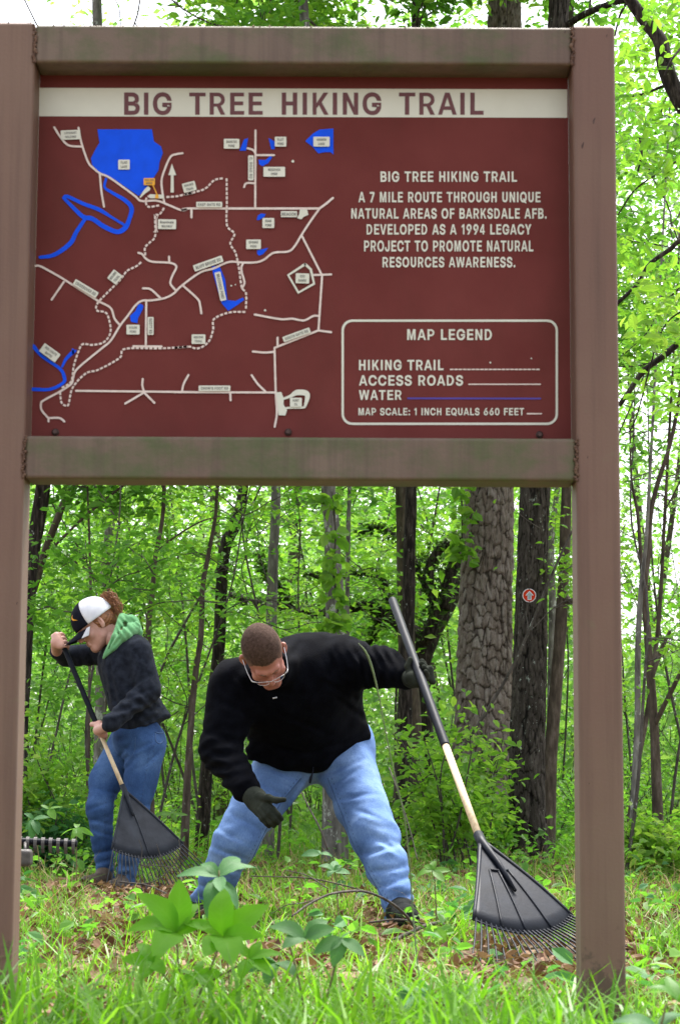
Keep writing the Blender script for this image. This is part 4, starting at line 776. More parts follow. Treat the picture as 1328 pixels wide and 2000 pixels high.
# oak limb reaching in from the right, close to the sign
def near_oak():
    rng = np.random.default_rng(50); Y = 10.2
    q = catmull(np.array([V3(2.35, 10.3, -.1), V3(2.32, 10.3, 1.2), V3(2.25, 10.25, 2.4), V3(2.3, 10.3, 3.6), V3(2.5, 10.4, 5.5)]), 40)
    root = empty('near_oak', (2.35, 10.3, 0)); tag(root, 'oak with dark crooked limb and large leaves at the upper right edge', 'tree')
    mesh('trunk', [tube(q, np.linspace(.13, .05, 40), 14, True, rough_disp(.08, 5))], M['bark_dark'], root)
    cs = []
    for pts, w0, w1 in ([[(1480, 420, 10.3), (1400, 300, 10.25), (1345, 225, 10.2), (1312, 165, 10.2), (1296, 120, 10.2), (1288, 80, 10.2), (1262, 45, 10.2), (1228, -4, 10.2), (1190, -60, 10.2)], 42, 20],
                        [[(1450, 410, 10.4), (1400, 440, 10.5), (1328, 470, 10.6), (1308, 487, 10.6), (1268, 516, 10.6), (1244, 555, 10.6), (1209, 588, 10.6), (1180, 610, 10.6)], 12, 7],
                        [[(1480, 560, 10.4), (1400, 620, 10.5), (1328, 668, 10.6), (1300, 692, 10.6), (1268, 715, 10.6), (1247, 736, 10.6), (1229, 763, 10.6), (1208, 792, 10.6)], 15, 9],
                        [[(1330, 92, 10.2), (1310, 118, 10.1), (1296, 150, 10.1)], 5, 4], [[(1320, 158, 10.4), (1290, 170, 10.4), (1250, 185, 10.4), (1208, 190, 10.4)], 8, 4], [[(1328, 560, 11), (1290, 600, 11), (1262, 650, 11), (1220, 690, 11)], 4, 2],
                        [[(1250, 270, 11), (1252, 300, 11), (1245, 335, 11)], 8, 4], [[(1328, 310, 11), (1290, 335, 11), (1240, 370, 11), (1206, 420, 11)], 5, 3], [[(1340, 600, 10.5), (1290, 650, 10.5), (1240, 820, 10.5), (1215, 850, 10.5)], 4, 2]):
        e = catmull(np.array([P(*a) for a in pts]), 26); mesh('limb', [tube(e, np.linspace(w0, w1, 26) / 2 * 10.3 / F_PX, 8, True, rough_disp(.14, 4, 40, w0))], M['bark_dark'], root)
    spots = [(1300, 40, 40), (1320, 90, 45), (1285, 75, 35), (1250, 80, 25), (1225, 110, 22), (1240, 140, 30), (1215, 130, 18), (1300, 150, 25), (1310, 230, 35), (1240, 210, 28), (1225, 240, 22), (1255, 250, 22), (1300, 270, 30), (1320, 320, 30), (1210, 330, 20), (1235, 300, 20), (1260, 330, 18),
             (1290, 350, 20), (1215, 450, 20), (1240, 470, 22), (1225, 510, 22), (1265, 540, 25), (1300, 560, 25), (1320, 520, 22), (1220, 560, 18), (1240, 600, 25), (1280, 610, 28), (1310, 600, 30), (1230, 650, 25), (1270, 660, 22), (1315, 650, 30), (1320, 690, 28), (1230, 720, 22), (1260, 750, 16),
             (1290, 740, 20), (1320, 780, 16), (1370, 60, 50), (1380, 200, 50), (1400, 320, 50), (1390, 500, 50), (1380, 640, 50), (1340, 20, 30), (1270, 20, 26)]
    C = []; 
    for a, b, s in spots:
        for _ in range(max(2, int(s / 7))): C.append(P(a + rng.normal() * s * .5, b + rng.normal() * s * .5, rng.uniform(9.7, 11.2)))
    mesh('crown', [leaf_cloud(C, .09, 10, .055, rng, near=True, tilt=.9, aspect=.5, flat=.9)], M['leaf_lime'], root, smooth=False)
    C2 = [P(rng.uniform(1195, 1345), b, rng.uniform(12, 15)) for b in list(rng.uniform(200, 370, 20)) + list(rng.uniform(480, 690, 34)) + list(rng.uniform(0, 60, 6)) + list(rng.uniform(860, 950, 6))]
    mesh('crown', [leaf_cloud(C2, .15, 20, .05, rng, near=True, tilt=.8, flat=.8)], M['leaf_green'], root, smooth=False)
near_oak()

# ------------------------------------------------------------------ saplings and shrubs, each a plant of its own
def sapling(x, Y, H, seed, leaf, label, grp, cnt=22, size=.065):
    rng = np.random.default_rng(seed); z0 = float(gh(x, Y)); root = empty('sapling', (x, Y, z0)); tag(root, label, 'sapling', grp)
    d = V3(rng.normal() * .12, rng.normal() * .12, 1); pts = [V3(x, Y, z0 - .05)]
    for k in range(6): d = d + V3(rng.normal() * .10, rng.normal() * .1, 0); pts.append(pts[-1] + d / d[2] * H / 6)
    q = catmull(np.array(pts), 24); r = np.linspace(.006 + H * .0020, .003, 24)
    mesh('stem', [tube(q, r, 6, False)], M['bark_branch'], root)
    tb, cs = limb_set(q, r, z0 + H * np.sort(rng.uniform(.30, .98, 10)), H * rng.uniform(.16, .27), rng, elev=(0, 50), sub=2, minr=.003)
    mesh('branches', tb, M['bark_branch'], root)
    cs = np.vstack([cs, q[-4:]]); cs = cs[no_left_sky(cs)]
    x_, y_ = proj(cs)
    keep = ~((cs[:, 1] < 17.7) & (x_ > 880) & (x_ < 1085) & (y_ < 1330)) & (rng.random(len(cs)) < .46) & ~((cs[:, 1] < 16.2) & (x_ > 990) & (x_ < 1075) & (y_ < 1660))
    keep = keep & ~((x_ > 440) & (x_ < 900) & (y_ > 1130) & (y_ < 1240) & (cs[:, 1] < 20) & (rng.random(len(cs)) < .65))
    cs = cs[keep]
    if len(cs): mesh('crown', [leaf_cloud(cs, rng.uniform(.16, .34, len(cs)), cnt, size, rng, near=Y < 17, flat=.5, tilt=.55)], M[leaf], root, smooth=False)
def describe(x, Y, kinds, k):
    px = float(proj([x, Y, 1])[0][0])
    where = ('beside the left post' if px < 70 else 'left of the woman' if px < 150 else 'behind the woman' if px < 330 else 'between the woman and the man' if px < 470 else 'behind the bending man' if px < 740 else 'behind the raised rake handle' if px < 880 else 'behind the big pine' if px < 1010 else 'beyond the marked oak' if px < 1120 else 'behind the right post' if px < 1225 else 'right of the sign')
    return kinds[k % len(kinds)] + ' ' + where
srng = np.random.default_rng(77)
SK = ['slender sapling with layered lime leaves', 'spindly sapling with mid green leaves', 'loose leafy sapling with yellowish leaves']
k = 0
for Y0, cnt_, H0 in ((14.2, 6, 3.2), (16.5, 8, 4.0), (18.8, 10, 4.4), (21.5, 12, 5.0), (25, 13, 5.6)):
    for u in np.linspace(-1, 1, cnt_):
        Y = Y0 + srng.uniform(-1, 1); x = (u * .20 + srng.normal() * .012) * Y; H = H0 * srng.uniform(.75, 1.2)
        px = 664 + F_PX * x / Y
        if Y < 17.8 and 830 < px < 1130: continue
        if Y < 15.5 and 430 < px < 880: continue
        sapling(x, Y, H, 100 + k, ('leaf_lime', 'leaf_green', 'leaf_lime')[k % 3], describe(x, Y, SK, k), 'saplings of the understory', cnt=28 if Y < 20 else 34, size=.055 if Y < 18 else .065); k += 1
def shrub(x, Y, H, R, seed, leaf, label, cnt=24, size=.048, n=26, ymin=None):
    rng = np.random.default_rng(seed); z0 = float(gh(x, Y)); root = empty('shrub', (x, Y, z0)); tag(root, label, 'shrub', 'shrubs of the undergrowth')
    tb = []; cs = []
    for s in range(9):
        a = rng.uniform(0, 6.28); l = H * rng.uniform(.6, 1.1); d = V3(math.cos(a) * .45 * R / H, math.sin(a) * .45 * R / H, 1); p = [V3(x + rng.normal() * .05, Y + rng.normal() * .05, z0 - .03)]
        for _ in range(5): d = d + V3(rng.normal() * .15, rng.normal() * .15, 0); p.append(p[-1] + d * l / 5)
        tb.append(tube(catmull(np.array(p), 10), np.linspace(.008, .003, 10), 4, False)); cs += p[2:]
    C = np.array(cs); C = np.vstack([C, V3(x, Y, z0) + rng.normal(size=(n, 3)) * V3(R, R, H * .3) * .5 + V3(0, 0, H * .45)])
    C[:, 2] = np.maximum(C[:, 2], z0 + .08)
    x_, y_ = proj(C)
    C = C[~((x_ > 980) & (x_ < 1080) & (Y < 16.5))]
    if len(C) < 3: C = np.array([V3(x, Y, z0 + .2)] * 3)
    mesh('stems', tb, M['bark_branch'], root); mesh('foliage', [leaf_cloud(C, .14, int(cnt * .72), size, rng, near=Y < 17, flat=.7, tilt=.6)], M[leaf], root, smooth=False)
HK = ['low bush of small bright leaves', 'mid green leafy bush', 'pale lime bush', 'mid green open bush']
k = 0
for Y0, cnt_, H0 in ((14.2, 7, .30), (16.4, 9, .42), (18.8, 12, .75), (21.5, 13, 1.15), (25, 14, 1.7), (28.5, 14, 2.6)):
    for u in np.linspace(-1, 1, cnt_):
        Y = Y0 + srng.uniform(-.8, .8); x = (u * .19 + srng.normal() * .012) * Y; px = 664 + F_PX * x / Y
        if Y < 22.5 and 350 < px < 860: continue
        if Y < 17.5 and px > 960: continue
        if Y < 16.2 and 985 < px < 1090: continue
        shrub(x, Y, H0 * srng.uniform(.7, 1.25), H0 * .7, 300 + k, ('leaf_lime', 'leaf_green', 'leaf_lime', 'leaf_green')[k % 4], describe(x, Y, HK, k)); k += 1
for (a, b, Y, H, R, lf, lb) in ((925, 1560, 15.2, 1.12, .36, 'leaf_lime', 'tall leafy bush growing in front of the big pine'), (880, 1560, 13.9, 1.0, .3, 'leaf_lime', 'bright yellow green bush beside the gloved hand on the handle'), (945, 1560, 15.9, .6, .20, 'leaf_green', 'small bright bush at the foot of the big pine'),
                            (100, 1600, 13.6, 1.0, .35, 'leaf_lime', 'bright leafy bush left of the woman'), (75, 1600, 13.4, .45, .25, 'leaf_teal', 'bluish green bush beside the left post'), (1285, 1560, 13.6, .42, .4, 'leaf_lime', 'green bush at the foot of the forked trunk')):
    p = P(a, b, Y); shrub(p[0], Y, H, R, int(a * 7), lf, lb, cnt=30, size=.058, n=34)

def spread_labels():
    from collections import defaultdict
    gs = defaultdict(list)
    for o in bpy.data.objects:
        if o.get('group') in ('saplings of the understory', 'shrubs of the undergrowth'): gs[o['label']].append(o)
    names = {2: ['left one', 'right one'], 3: ['leftmost', 'middle one', 'rightmost'], 4: ['leftmost', 'second from left', 'second from right', 'rightmost'], 5: ['leftmost', 'second from left', 'middle one', 'second from right', 'rightmost']}
    for k, L in gs.items():
        if 1 < len(L) < 6:
            for nme, o in zip(names[len(L)], sorted(L, key=lambda o: proj(o.location)[0][0])): o['label'] = k + ', ' + nme + ' of %d' % len(L)
spread_labels()

# ------------------------------------------------------------------ far woods, one mass
def far_woods():
    rng = np.random.default_rng(90)
    C = []; 
    def dens(x, Y, z):
        e = (z - .5) / Y; az = x / Y
        d = 1.0 if e < .095 else (.55 if e < .15 else .16)
        if az > .118: d = 1.0 if e < .068 else (.10 if e < .115 else .22)
        if az < -.075 and e > .17: d *= .15
        return d
    for _ in range(27000):
        Y = rng.uniform(22.5, 52); x = rng.uniform(-.62, .62) * Y;
        if abs(x) > .28 * Y and rng.random() < .5: continue
        z = float(gh(x, Y)) + rng.uniform(0, 1) ** 1.1 * 15
        if rng.random() < dens(x, Y, z): C.append((x, Y, z))
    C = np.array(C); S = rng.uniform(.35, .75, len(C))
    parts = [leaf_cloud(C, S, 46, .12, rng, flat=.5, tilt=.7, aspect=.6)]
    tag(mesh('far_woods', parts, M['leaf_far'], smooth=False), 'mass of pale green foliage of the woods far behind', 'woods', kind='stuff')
    tb = []
    for k in range(16):
        Y = rng.uniform(27, 48); x = rng.uniform(-.2, .2) * Y; z0 = float(gh(x, Y)); H = rng.uniform(6, 15); d = V3(rng.normal() * .06, 0, 1); p = [V3(x, Y, z0 - .1)]
        for _ in range(5): d = d + V3(rng.normal() * .03, 0, 0); p.append(p[-1] + d * H / 5)
        tb.append(tube(catmull(np.array(p), 12), np.linspace(rng.uniform(.05, .13), .03, 12), 6, False))
    tag(mesh('far_trunks', tb, M['bark_brown']), 'thin trunks standing in the woods far behind', 'woods', kind='stuff')
far_woods()

# ------------------------------------------------------------------ forest floor: litter, grass, ground cover
def scatter(n, y0, y1, rng, half=.20, marg=.8, power=1.0):
    u = rng.uniform(0, 1, n); Y = (y0 ** (2 - power) + u * (y1 ** (2 - power) - y0 ** (2 - power))) ** (1 / (2 - power)) if power != 2 else y0 * (y1 / y0) ** u
    x = rng.uniform(-1, 1, n) * (half * Y + marg); return x, Y
def clump(x, y, s=1.0, ph=0.0):
    return .5 + .25 * (np.sin(x * 2.1 * s + 1.3 * np.sin(y * 1.7 * s + ph)) + np.sin(y * 2.7 * s + 1.1 * np.sin(x * 2.3 * s - ph) + ph))
def litter():
    rng = np.random.default_rng(61); x, Y = scatter(54000, 1.5, 22, rng, power=1.0); n = len(x)
    L = rng.uniform(.018, .062, n); Wd = L * rng.uniform(.35, .65, n); az = rng.uniform(0, 6.283, n)
    nrm = np.stack([rng.normal(size=n) * .45, rng.normal(size=n) * .45, np.ones(n)], 1); nrm /= np.linalg.norm(nrm, axis=1)[:, None]
    d = np.stack([np.cos(az), np.sin(az), np.zeros(n)], 1); d -= nrm * (d * nrm).sum(1)[:, None]; d /= np.linalg.norm(d, axis=1)[:, None]; s = np.cross(nrm, d)
    p = np.stack([x, Y, gh(x, Y) + rng.uniform(.004, .035, n)], 1); cu = rng.uniform(-.25, .5, n); c2 = rng.uniform(-.1, .35, n)
    f = lambda a, b, h: p + d * (L * a)[:, None] + s * (Wd * b * .5)[:, None] + nrm * (L * h)[:, None]
    V = np.stack([f(0, 0, cu * .3), f(.3, 1, c2), f(.35, 0, 0), f(.3, -.9, c2 * .8), f(.72, .8, c2 + cu * .3), f(.7, 0, cu * .2), f(.75, -.85, c2 * .7 + cu * .3), f(1, .05, cu)], 1).reshape(-1, 3)
    k = np.arange(n)[:, None] * 8
    Q = np.concatenate([k + np.array([[1, 2, 5, 4]]), k + np.array([[2, 3, 6, 5]])]); T = np.concatenate([k + np.array([[0, 2, 1]]), k + np.array([[0, 3, 2]]), k + np.array([[4, 5, 7]]), k + np.array([[5, 6, 7]])])
    tag(mesh('leaf_litter', [(V, Q, T)], M['litter'], smooth=False), 'brown and tan dead leaves strewn over the forest floor', 'dead leaves', kind='stuff')
litter()
def low(x, Y):
    """grass trodden and raked short round the rakes and feet"""
    k = np.ones(len(x)); px = 664 + F_PX * x / Y
    k = np.where((px > 890) & (px < 1240) & (Y > 5.35) & (Y < 7.2), .30, k)
    k = np.where((px > 180) & (px < 420) & (Y > 9.2) & (Y < 12), .38, k)
    k = np.where((px > 700) & (px < 830) & (Y > 6.9) & (Y < 8.4), .4, k)
    return k
def blades(x, Y, H, Wd, rng, lean=.5):
    H = H * low(x, Y)
    n = len(x); az = rng.uniform(0, 6.283, n); d = np.stack([np.cos(az), np.sin(az)], 1); ln = H * lean * rng.uniform(.2, 1.6, n)
    wa = az + np.pi / 2 + rng.normal(size=n) * .5; s = np.stack([np.cos(wa), np.sin(wa), np.zeros(n)], 1) * (Wd / 2)[:, None]
    z0 = gh(x, Y) - .01; out = []
    for t, wv in ((0, .8), (.35, 1), (.7, .75)):
        c = np.stack([x + d[:, 0] * ln * t ** 2, Y + d[:, 1] * ln * t ** 2, z0 + H * (t - .22 * t ** 2 * ln / H)], 1); out += [c - s * wv, c + s * wv]
    t = 1.0; out.append(np.stack([x + d[:, 0] * ln * 1.05, Y + d[:, 1] * ln * 1.05, z0 + H * (t - .30 * ln / H)], 1))
    V = np.stack(out, 1).reshape(-1, 3); k = np.arange(n)[:, None] * 7
    return (V, np.concatenate([k + np.array([[0, 1, 3, 2]]), k + np.array([[2, 3, 5, 4]])]), k + np.array([[4, 5, 6]]))
def grass():
    rng = np.random.default_rng(62); parts = []
    # tufts
    tx, tY = scatter(4000, 2.4, 18, rng, power=1.1); keep = rng.random(len(tx)) < (.25 + 1.1 * np.clip(clump(tx, tY) - .25, 0, 1)); tx, tY = tx[keep], tY[keep]
    m = rng.integers(7, 20, len(tx)); x = np.repeat(tx, m); Y = np.repeat(tY, m); hh = np.repeat(rng.uniform(.07, .20, len(tx)), m)
    x = x + rng.normal(size=len(x)) * .035; Y = Y + rng.normal(size=len(x)) * .035
    parts.append(blades(x, Y, hh * rng.uniform(.5, 1.2, len(x)), rng.uniform(.003, .0065, len(x)), rng, .75))
    x, Y = scatter(26000, 3.6, 19, rng, power=1.1); parts.append(blades(x, Y, rng.uniform(.03, .12, len(x)), rng.uniform(.002, .005, len(x)), rng, .8))
    # broad foreground blades
    x, Y = scatter(3500, 3.4, 4.9, rng, marg=.2, power=1.0); k = clump(x, Y, 2.2, 2) > .40; x, Y = x[k], Y[k]
    parts.append(blades(x, Y, rng.uniform(.09, .27, len(x)), rng.uniform(.0045, .011, len(x)), rng, .8))
    tag(mesh('grass', parts, M['grass'], smooth=False), 'bright green grass growing through the dead leaves', 'grass', kind='stuff')
    x, Y = scatter(20000, 16.4, 34, rng, power=.8, marg=1.5); parts2 = blades(x, Y, rng.uniform(.10, .42, len(x)), rng.uniform(.006, .012, len(x)), rng, .7)
    tag(mesh('tall_grass', [parts2], M['grass'], smooth=False), 'taller grass of the clearing behind the two people', 'grass', kind='stuff')
    x, Y = scatter(19000, 7, 30, rng, power=.6); k = clump(x, Y, 1.3, 4) > .45; x, Y = x[k], Y[k]
    tag(mesh('dry_grass', [blades(x, Y, rng.uniform(.06, .28, len(x)), rng.uniform(.002, .004, len(x)) * np.clip(Y / 11, 1, 2.2), rng, 1.0)], M['straw'], smooth=False), 'pale dry grass stalks around the tree bases', 'grass', kind='stuff')
grass()
def cover():
    rng = np.random.default_rng(63)
    x, Y = scatter(1300, 4.4, 24, rng, power=.6); k = (clump(x, Y, 1.1, 1) > .42) & (low(x, Y) > .9); x, Y = x[k], Y[k]
    C = np.stack([x, Y, gh(x, Y) + rng.uniform(.04, .22, len(x)) * np.clip(Y / 12, .45, 1.3)], 1); near = Y < 13
    tag(mesh('ground_cover', [leaf_cloud(C[near], .07, 8, .045, rng, near=True, flat=.5, aspect=.6), leaf_cloud(C[~near], .16, 16, .055, rng, flat=.6, aspect=.6)], M['leaf_green'], smooth=False), 'low broad leaved weeds covering the ground', 'weeds', kind='stuff')
    x, Y = scatter(260, 4.6, 14, rng, power=1.0); k = (clump(x, Y, 1.7, 3) > .55) & (low(x, Y) > .9); x, Y = x[k], Y[k]
    C = np.stack([x, Y, gh(x, Y) + rng.uniform(.03, .12, len(x))], 1)
    tag(mesh('ground_cover', [leaf_cloud(C, .09, 7, .06, rng, near=True, flat=.4, aspect=.62)], M['leaf_teal'], smooth=False), 'bluish green broad leaves low among the grass', 'weeds', kind='stuff')
cover()

# ------------------------------------------------------------------ people: materials
def mat_cloth(name, stops, scale, bmp, bscale, rough=.9, sheen=.0, stretch=None):
    return mat_noise(name, stops, scale, rough=rough, bmp=bmp, bscale=bscale, sheen=sheen, spec=.06, stretch=stretch, detail=6)
M['fleece'] = mat_cloth('black_fleece', [(.35, (.0012, .0014, .0026)), (.7, (.0030, .0036, .0062))], 25, .003, 160, .97, .0)
M['fleece_grey'] = mat_cloth('charcoal_fleece', [(.3, (.007, .009, .014)), (.72, (.024, .029, .042))], 30, .004, 150, .95, .04)
def mat_denim(name, dark, mid, light, sc=5):
    m, nt, b = new_mat(name)
    n1 = noise_n(nt, sc, 6, rough=.6); n2 = noise_n(nt, 260, 3, stretch=(1, 1, .35)); r = ramp(nt, [(.28, dark), (.5, mid), (.75, light)])
    mx = nt.nodes.new('ShaderNodeMath'); mx.operation = 'MULTIPLY_ADD'; mx.inputs[1].default_value = .30
    sb = nt.nodes.new('ShaderNodeMath'); sb.operation = 'SUBTRACT'; sb.inputs[1].default_value = .15; nt.links.new(n1.outputs[0], sb.inputs[0])
    nt.links.new(n2.outputs[0], mx.inputs[0]); nt.links.new(sb.outputs[0], mx.inputs[2]); nt.links.new(mx.outputs[0], r.inputs[0])
    nt.links.new(r.outputs[0], b.inputs['Base Color']); b.inputs['Roughness'].default_value = .88; b.inputs['Specular IOR Level'].default_value = .2
    n3 = noise_n(nt, 28, 5); bump(nt, b, n3.outputs[0], .006, .5); return m
M['denim_light'] = mat_denim('washed_blue_denim', (.048, .098, .24), (.110, .198, .41), (.235, .36, .60))
M['denim_dark'] = mat_denim('blue_denim', (.013, .034, .10), (.034, .080, .20), (.09, .17, .34))
M['seam'] = mat_plain('dark_seam', (.05, .10, .22), .9)
M['stitch'] = mat_plain('blue_thread', (.03, .06, .15), .9)
M['skin_m'] = mat_noise('tanned_skin', [(.3, (.32, .115, .085)), (.7, (.43, .19, .145))], 14, rough=.5, bmp=.0012, bscale=220)
M['skin_w'] = mat_noise('fair_skin', [(.3, (.50, .255, .195)), (.7, (.60, .35, .28))], 16, rough=.5, bmp=.001, bscale=220)
M['buzz'] = mat_noise('short_brown_hair', [(.3, (.032, .020, .0155)), (.7, (.075, .049, .039))], 90, rough=.95, bmp=.003, bscale=420, spec=.08)
_m = M['buzz']; _nt = _m.node_tree; _b = _nt.nodes['Principled BSDF']; _src = _b.inputs['Base Color'].links[0].from_socket
_a = _nt.nodes.new('ShaderNodeAttribute'); _a.attribute_name = 'fade'; _x = _nt.nodes.new('ShaderNodeMix'); _x.data_type = 'RGBA'; _n = noise_n(_nt, 330, 3)
_md = _nt.nodes.new('ShaderNodeMath'); _md.operation = 'MULTIPLY_ADD'; _md.inputs[1].default_value = .8; _nt.links.new(_n.outputs[0], _md.inputs[0]); _sb = _nt.nodes.new('ShaderNodeMath'); _sb.operation = 'SUBTRACT'; _sb.inputs[1].default_value = .45
_nt.links.new(_a.outputs['Fac'], _sb.inputs[0]); _nt.links.new(_sb.outputs[0], _md.inputs[2]); _nt.links.new(_md.outputs[0], _x.inputs[0]); _x.clamp_factor = True
_x.inputs[6].default_value = (.20, .115, .085, 1); _nt.links.new(_src, _x.inputs[7]); _nt.links.new(_x.outputs[2], _b.inputs['Base Color'])
M['auburn'] = mat_noise('auburn_hair', [(.3, (.12, .04, .014)), (.7, (.38, .16, .06))], 40, rough=.5, bmp=.002, bscale=160, stretch=(1, 1, 3))
M['glove'] = mat_cloth('green_grey_glove', [(.35, (.012, .015, .011)), (.7, (.036, .041, .032))], 12, .003, 140, .9, .0)
M['cap_black'] = mat_cloth('black_cap_cloth', [(.3, (.006, .007, .012)), (.7, (.011, .012, .020))], 30, .001, 300, .8)
M['cap_white'] = mat_cloth('white_cap_cloth', [(.3, (.60, .61, .66)), (.7, (.72, .73, .76))], 18, .001, 300, .8)
M['hood'] = mat_cloth('mint_green_jersey', [(.3, (.11, .30, .13)), (.7, (.19, .42, .20))], 14, .002, 200, .9, .1)
M['boot'] = mat_noise('brown_leather', [(.3, (.05, .035, .025)), (.7, (.12, .085, .06))], 30, rough=.7, bmp=.002)
M['boot_dark'] = mat_noise('dark_boot', [(.3, (.006, .007, .007)), (.7, (.020, .022, .022))], 30, rough=.85, spec=.05, bmp=.002)
M['plastic'] = mat_noise('black_rake_plastic', [(.3, (.004, .005, .009)), (.7, (.010, .013, .021))], 16, rough=.5, bmp=.0008, bscale=90, spec=.16)
M['plastic_dusty'] = mat_noise('dusty_black_plastic', [(.3, (.010, .012, .018)), (.7, (.026, .031, .042))], 14, rough=.65, spec=.2, bmp=.001, bscale=90)
M['foam'] = mat_noise('black_handle_grip', [(.3, (.004, .005, .009)), (.7, (.008, .010, .017))], 40, rough=.55, bmp=.0006, bscale=200, spec=.13)
M['wood'] = mat_noise('pale_wood_handle', [(.3, (.46, .33, .19)), (.55, (.66, .52, .33)), (.75, (.50, .36, .2))], 6, rough=.6, bmp=.0006, stretch=(8, 8, 1), bscale=30)
M['silver'] = mat_noise('silver_metal', [(.3, (.50, .50, .52)), (.7, (.62, .62, .64))], 30, rough=.35, metal=.6)
M['yellow'] = mat_plain('yellow_trim', (.80, .36, .01), .6)
gm, gnt, gb = new_mat('spectacle_glass'); gb.inputs['Transmission Weight'].default_value = 1; gb.inputs['Roughness'].default_value = .02; gb.inputs['IOR'].default_value = 1.05; gb.inputs['Base Color'].default_value = (.95, .95, .95, 1); M['glass'] = gm
M['eye'] = mat_plain('eye_white', (.6, .58, .55), .2)

def xf(part, O, R, s):
    V = np.asarray(part[0], float) * s; return (V @ np.asarray(R).T + O,) + tuple(part[1:])
def head_skin(female=False):
    k = .93 if female else 1.0
    pr = [('e', (0, .015, .035), (.076 * k, .097, .094), None, .01), ('e', (0, -.030, -.040), (.058 * k, .066, .078), None, .035),
          ('c', (-.012 * k, -.078, -.098), (.012 * k, -.078, -.098), .017, .017, .02), ('c', (-.042 * k, -.015, -.07), (-.014, -.065, -.1), .020, .016, .03), ('c', (.042 * k, -.015, -.07), (.014, -.065, -.1), .020, .016, .03),
          ('c', (-.036 * k, -.079, .022), (-.012, -.088, .020), .011, .011, .016), ('c', (.036 * k, -.079, .022), (.012, -.088, .020), .011, .011, .016),
          ('-e', (-.031 * k, -.100, .001), (.019, .014, .012), None, .012), ('-e', (.031 * k, -.100, .001), (.019, .014, .012), None, .012),
          ('c', (0, -.088, .010), (0, -.112, -.024), .0075, .0125, .010), ('e', (-.0125, -.101, -.029), (.008, .010, .007), None, .006), ('e', (.0125, -.101, -.029), (.008, .010, .007), None, .006),
          ('-e', (-.006, -.110, -.040), (.0035, .005, .004), None, .003), ('-e', (.006, -.110, -.040), (.0035, .005, .004), None, .003),
          ('e', (-.046 * k, -.062, -.028), (.02, .018, .02), None, .02), ('e', (.046 * k, -.062, -.028), (.02, .018, .02), None, .02),
          ('c', (-.017, -.094, -.058), (.017, -.094, -.058), .0062, .0062, .006), ('c', (-.015, -.092, -.069), (.015, -.092, -.069), .0072, .0072, .005),
          ('e', (-.030 * k, -.080, .001), (.0135, .012, .011), None, .004), ('e', (.030 * k, -.080, .001), (.0135, .012, .011), None, .004)]
    for s in (-1, 1):
        pr += [('e', (s * .084 * k, .016, -.004), (.013, .013, .032), None, .005), ('-e', (s * .093 * k, .006, .002), (.007, .009, .018), None, .004), ('e', (s * .082 * k, .010, -.030), (.007, .009, .011), None, .006)]
    pr += [('c', (0, .030, -.05), (0, .075, -.20), .055 if not female else .047, .060 if not female else .05, .03)]
    return relax(sdf(pr, .0034, lo=np.array([-.11, -.15, -.25]), hi=np.array([.11, .14, .15])), 1)
def grip(c, ax, o, W, r, s, sgn, th=(35, 90, 150, 205), fr=.0092, thumb=True):
    """capsules of a hand closed round a pole through c along ax; o points from the pole to the palm, W is the wrist"""
    ax = ax / np.linalg.norm(ax); o = o - ax * (o @ ax); o /= np.linalg.norm(o); t = sgn * np.cross(ax, o); out = []
    at = lambda deg, rr, h: c + ax * h + o * math.cos(rad(deg)) * rr + t * math.sin(rad(deg)) * rr
    pm = at(5, r + .019 * s, 0)
    out.append(('c', at(10, r + .018 * s, -.024 * s), at(10, r + .018 * s, .026 * s), .0185 * s, .0195 * s, .008)); out.append(('c', pm - t * .012 * s, W, .025 * s, .026 * s, .02))
    for i in range(4):
        h = (i - 1.5) * .0212 * s; L = (.86, .97, 1.03, .95)[i]; f = fr * s * (.88, .96, 1, .98)[i]
        pts = [at(th[0], r + .021 * s, h)] + [at(th[0] + (a - th[0]) * L, r + f * .95, h - .002 * k) for k, a in enumerate(th[1:])]
        for k in range(3): out.append(('c', pts[k], pts[k + 1], f * (1.06 - .08 * k), f * (1.0 - .08 * k), .0035))
    if thumb:
        a = at(-15, r + .018 * s, .030 * s); b = at(-60, r + .014 * s, .044 * s); d = at(-115, r + .010 * s, .050 * s)
        out += [('c', a, b, .0125 * s, .0112 * s, .008), ('c', b, d, .0108 * s, .0092 * s, .004)]
    return out
def relt(part, it=1): return relax(part, it)
def crease(G, segs, amp, wd, Y):
    """folds in cloth along lines given in photograph pixels: a groove with a ridge beside it"""
    d = 0
    for (a, b), (a2, b2) in segs:
        p, q = P(a, b, Y), P(a2, b2, Y); ux, uz = q[0] - p[0], q[2] - p[2]; L = ux * ux + uz * uz; h = np.clip(((G[0] - p[0]) * ux + (G[2] - p[2]) * uz) / L, 0, 1)
        px, pz = G[0] - p[0] - ux * h, G[2] - p[2] - uz * h; sl = math.sqrt(L); sd = (px * uz - pz * ux) / sl; end = np.exp(-((np.hypot(px, pz)) / (wd * 2.2)) ** 2) * np.sin(np.pi * np.clip(h, .04, .96)) ** .5
        d = d + amp * end * (np.exp(-(sd / wd) ** 2) - .75 * np.exp(-((sd - 1.9 * wd) / wd) ** 2))
    return d
from mathutils.bvhtree import BVHTree
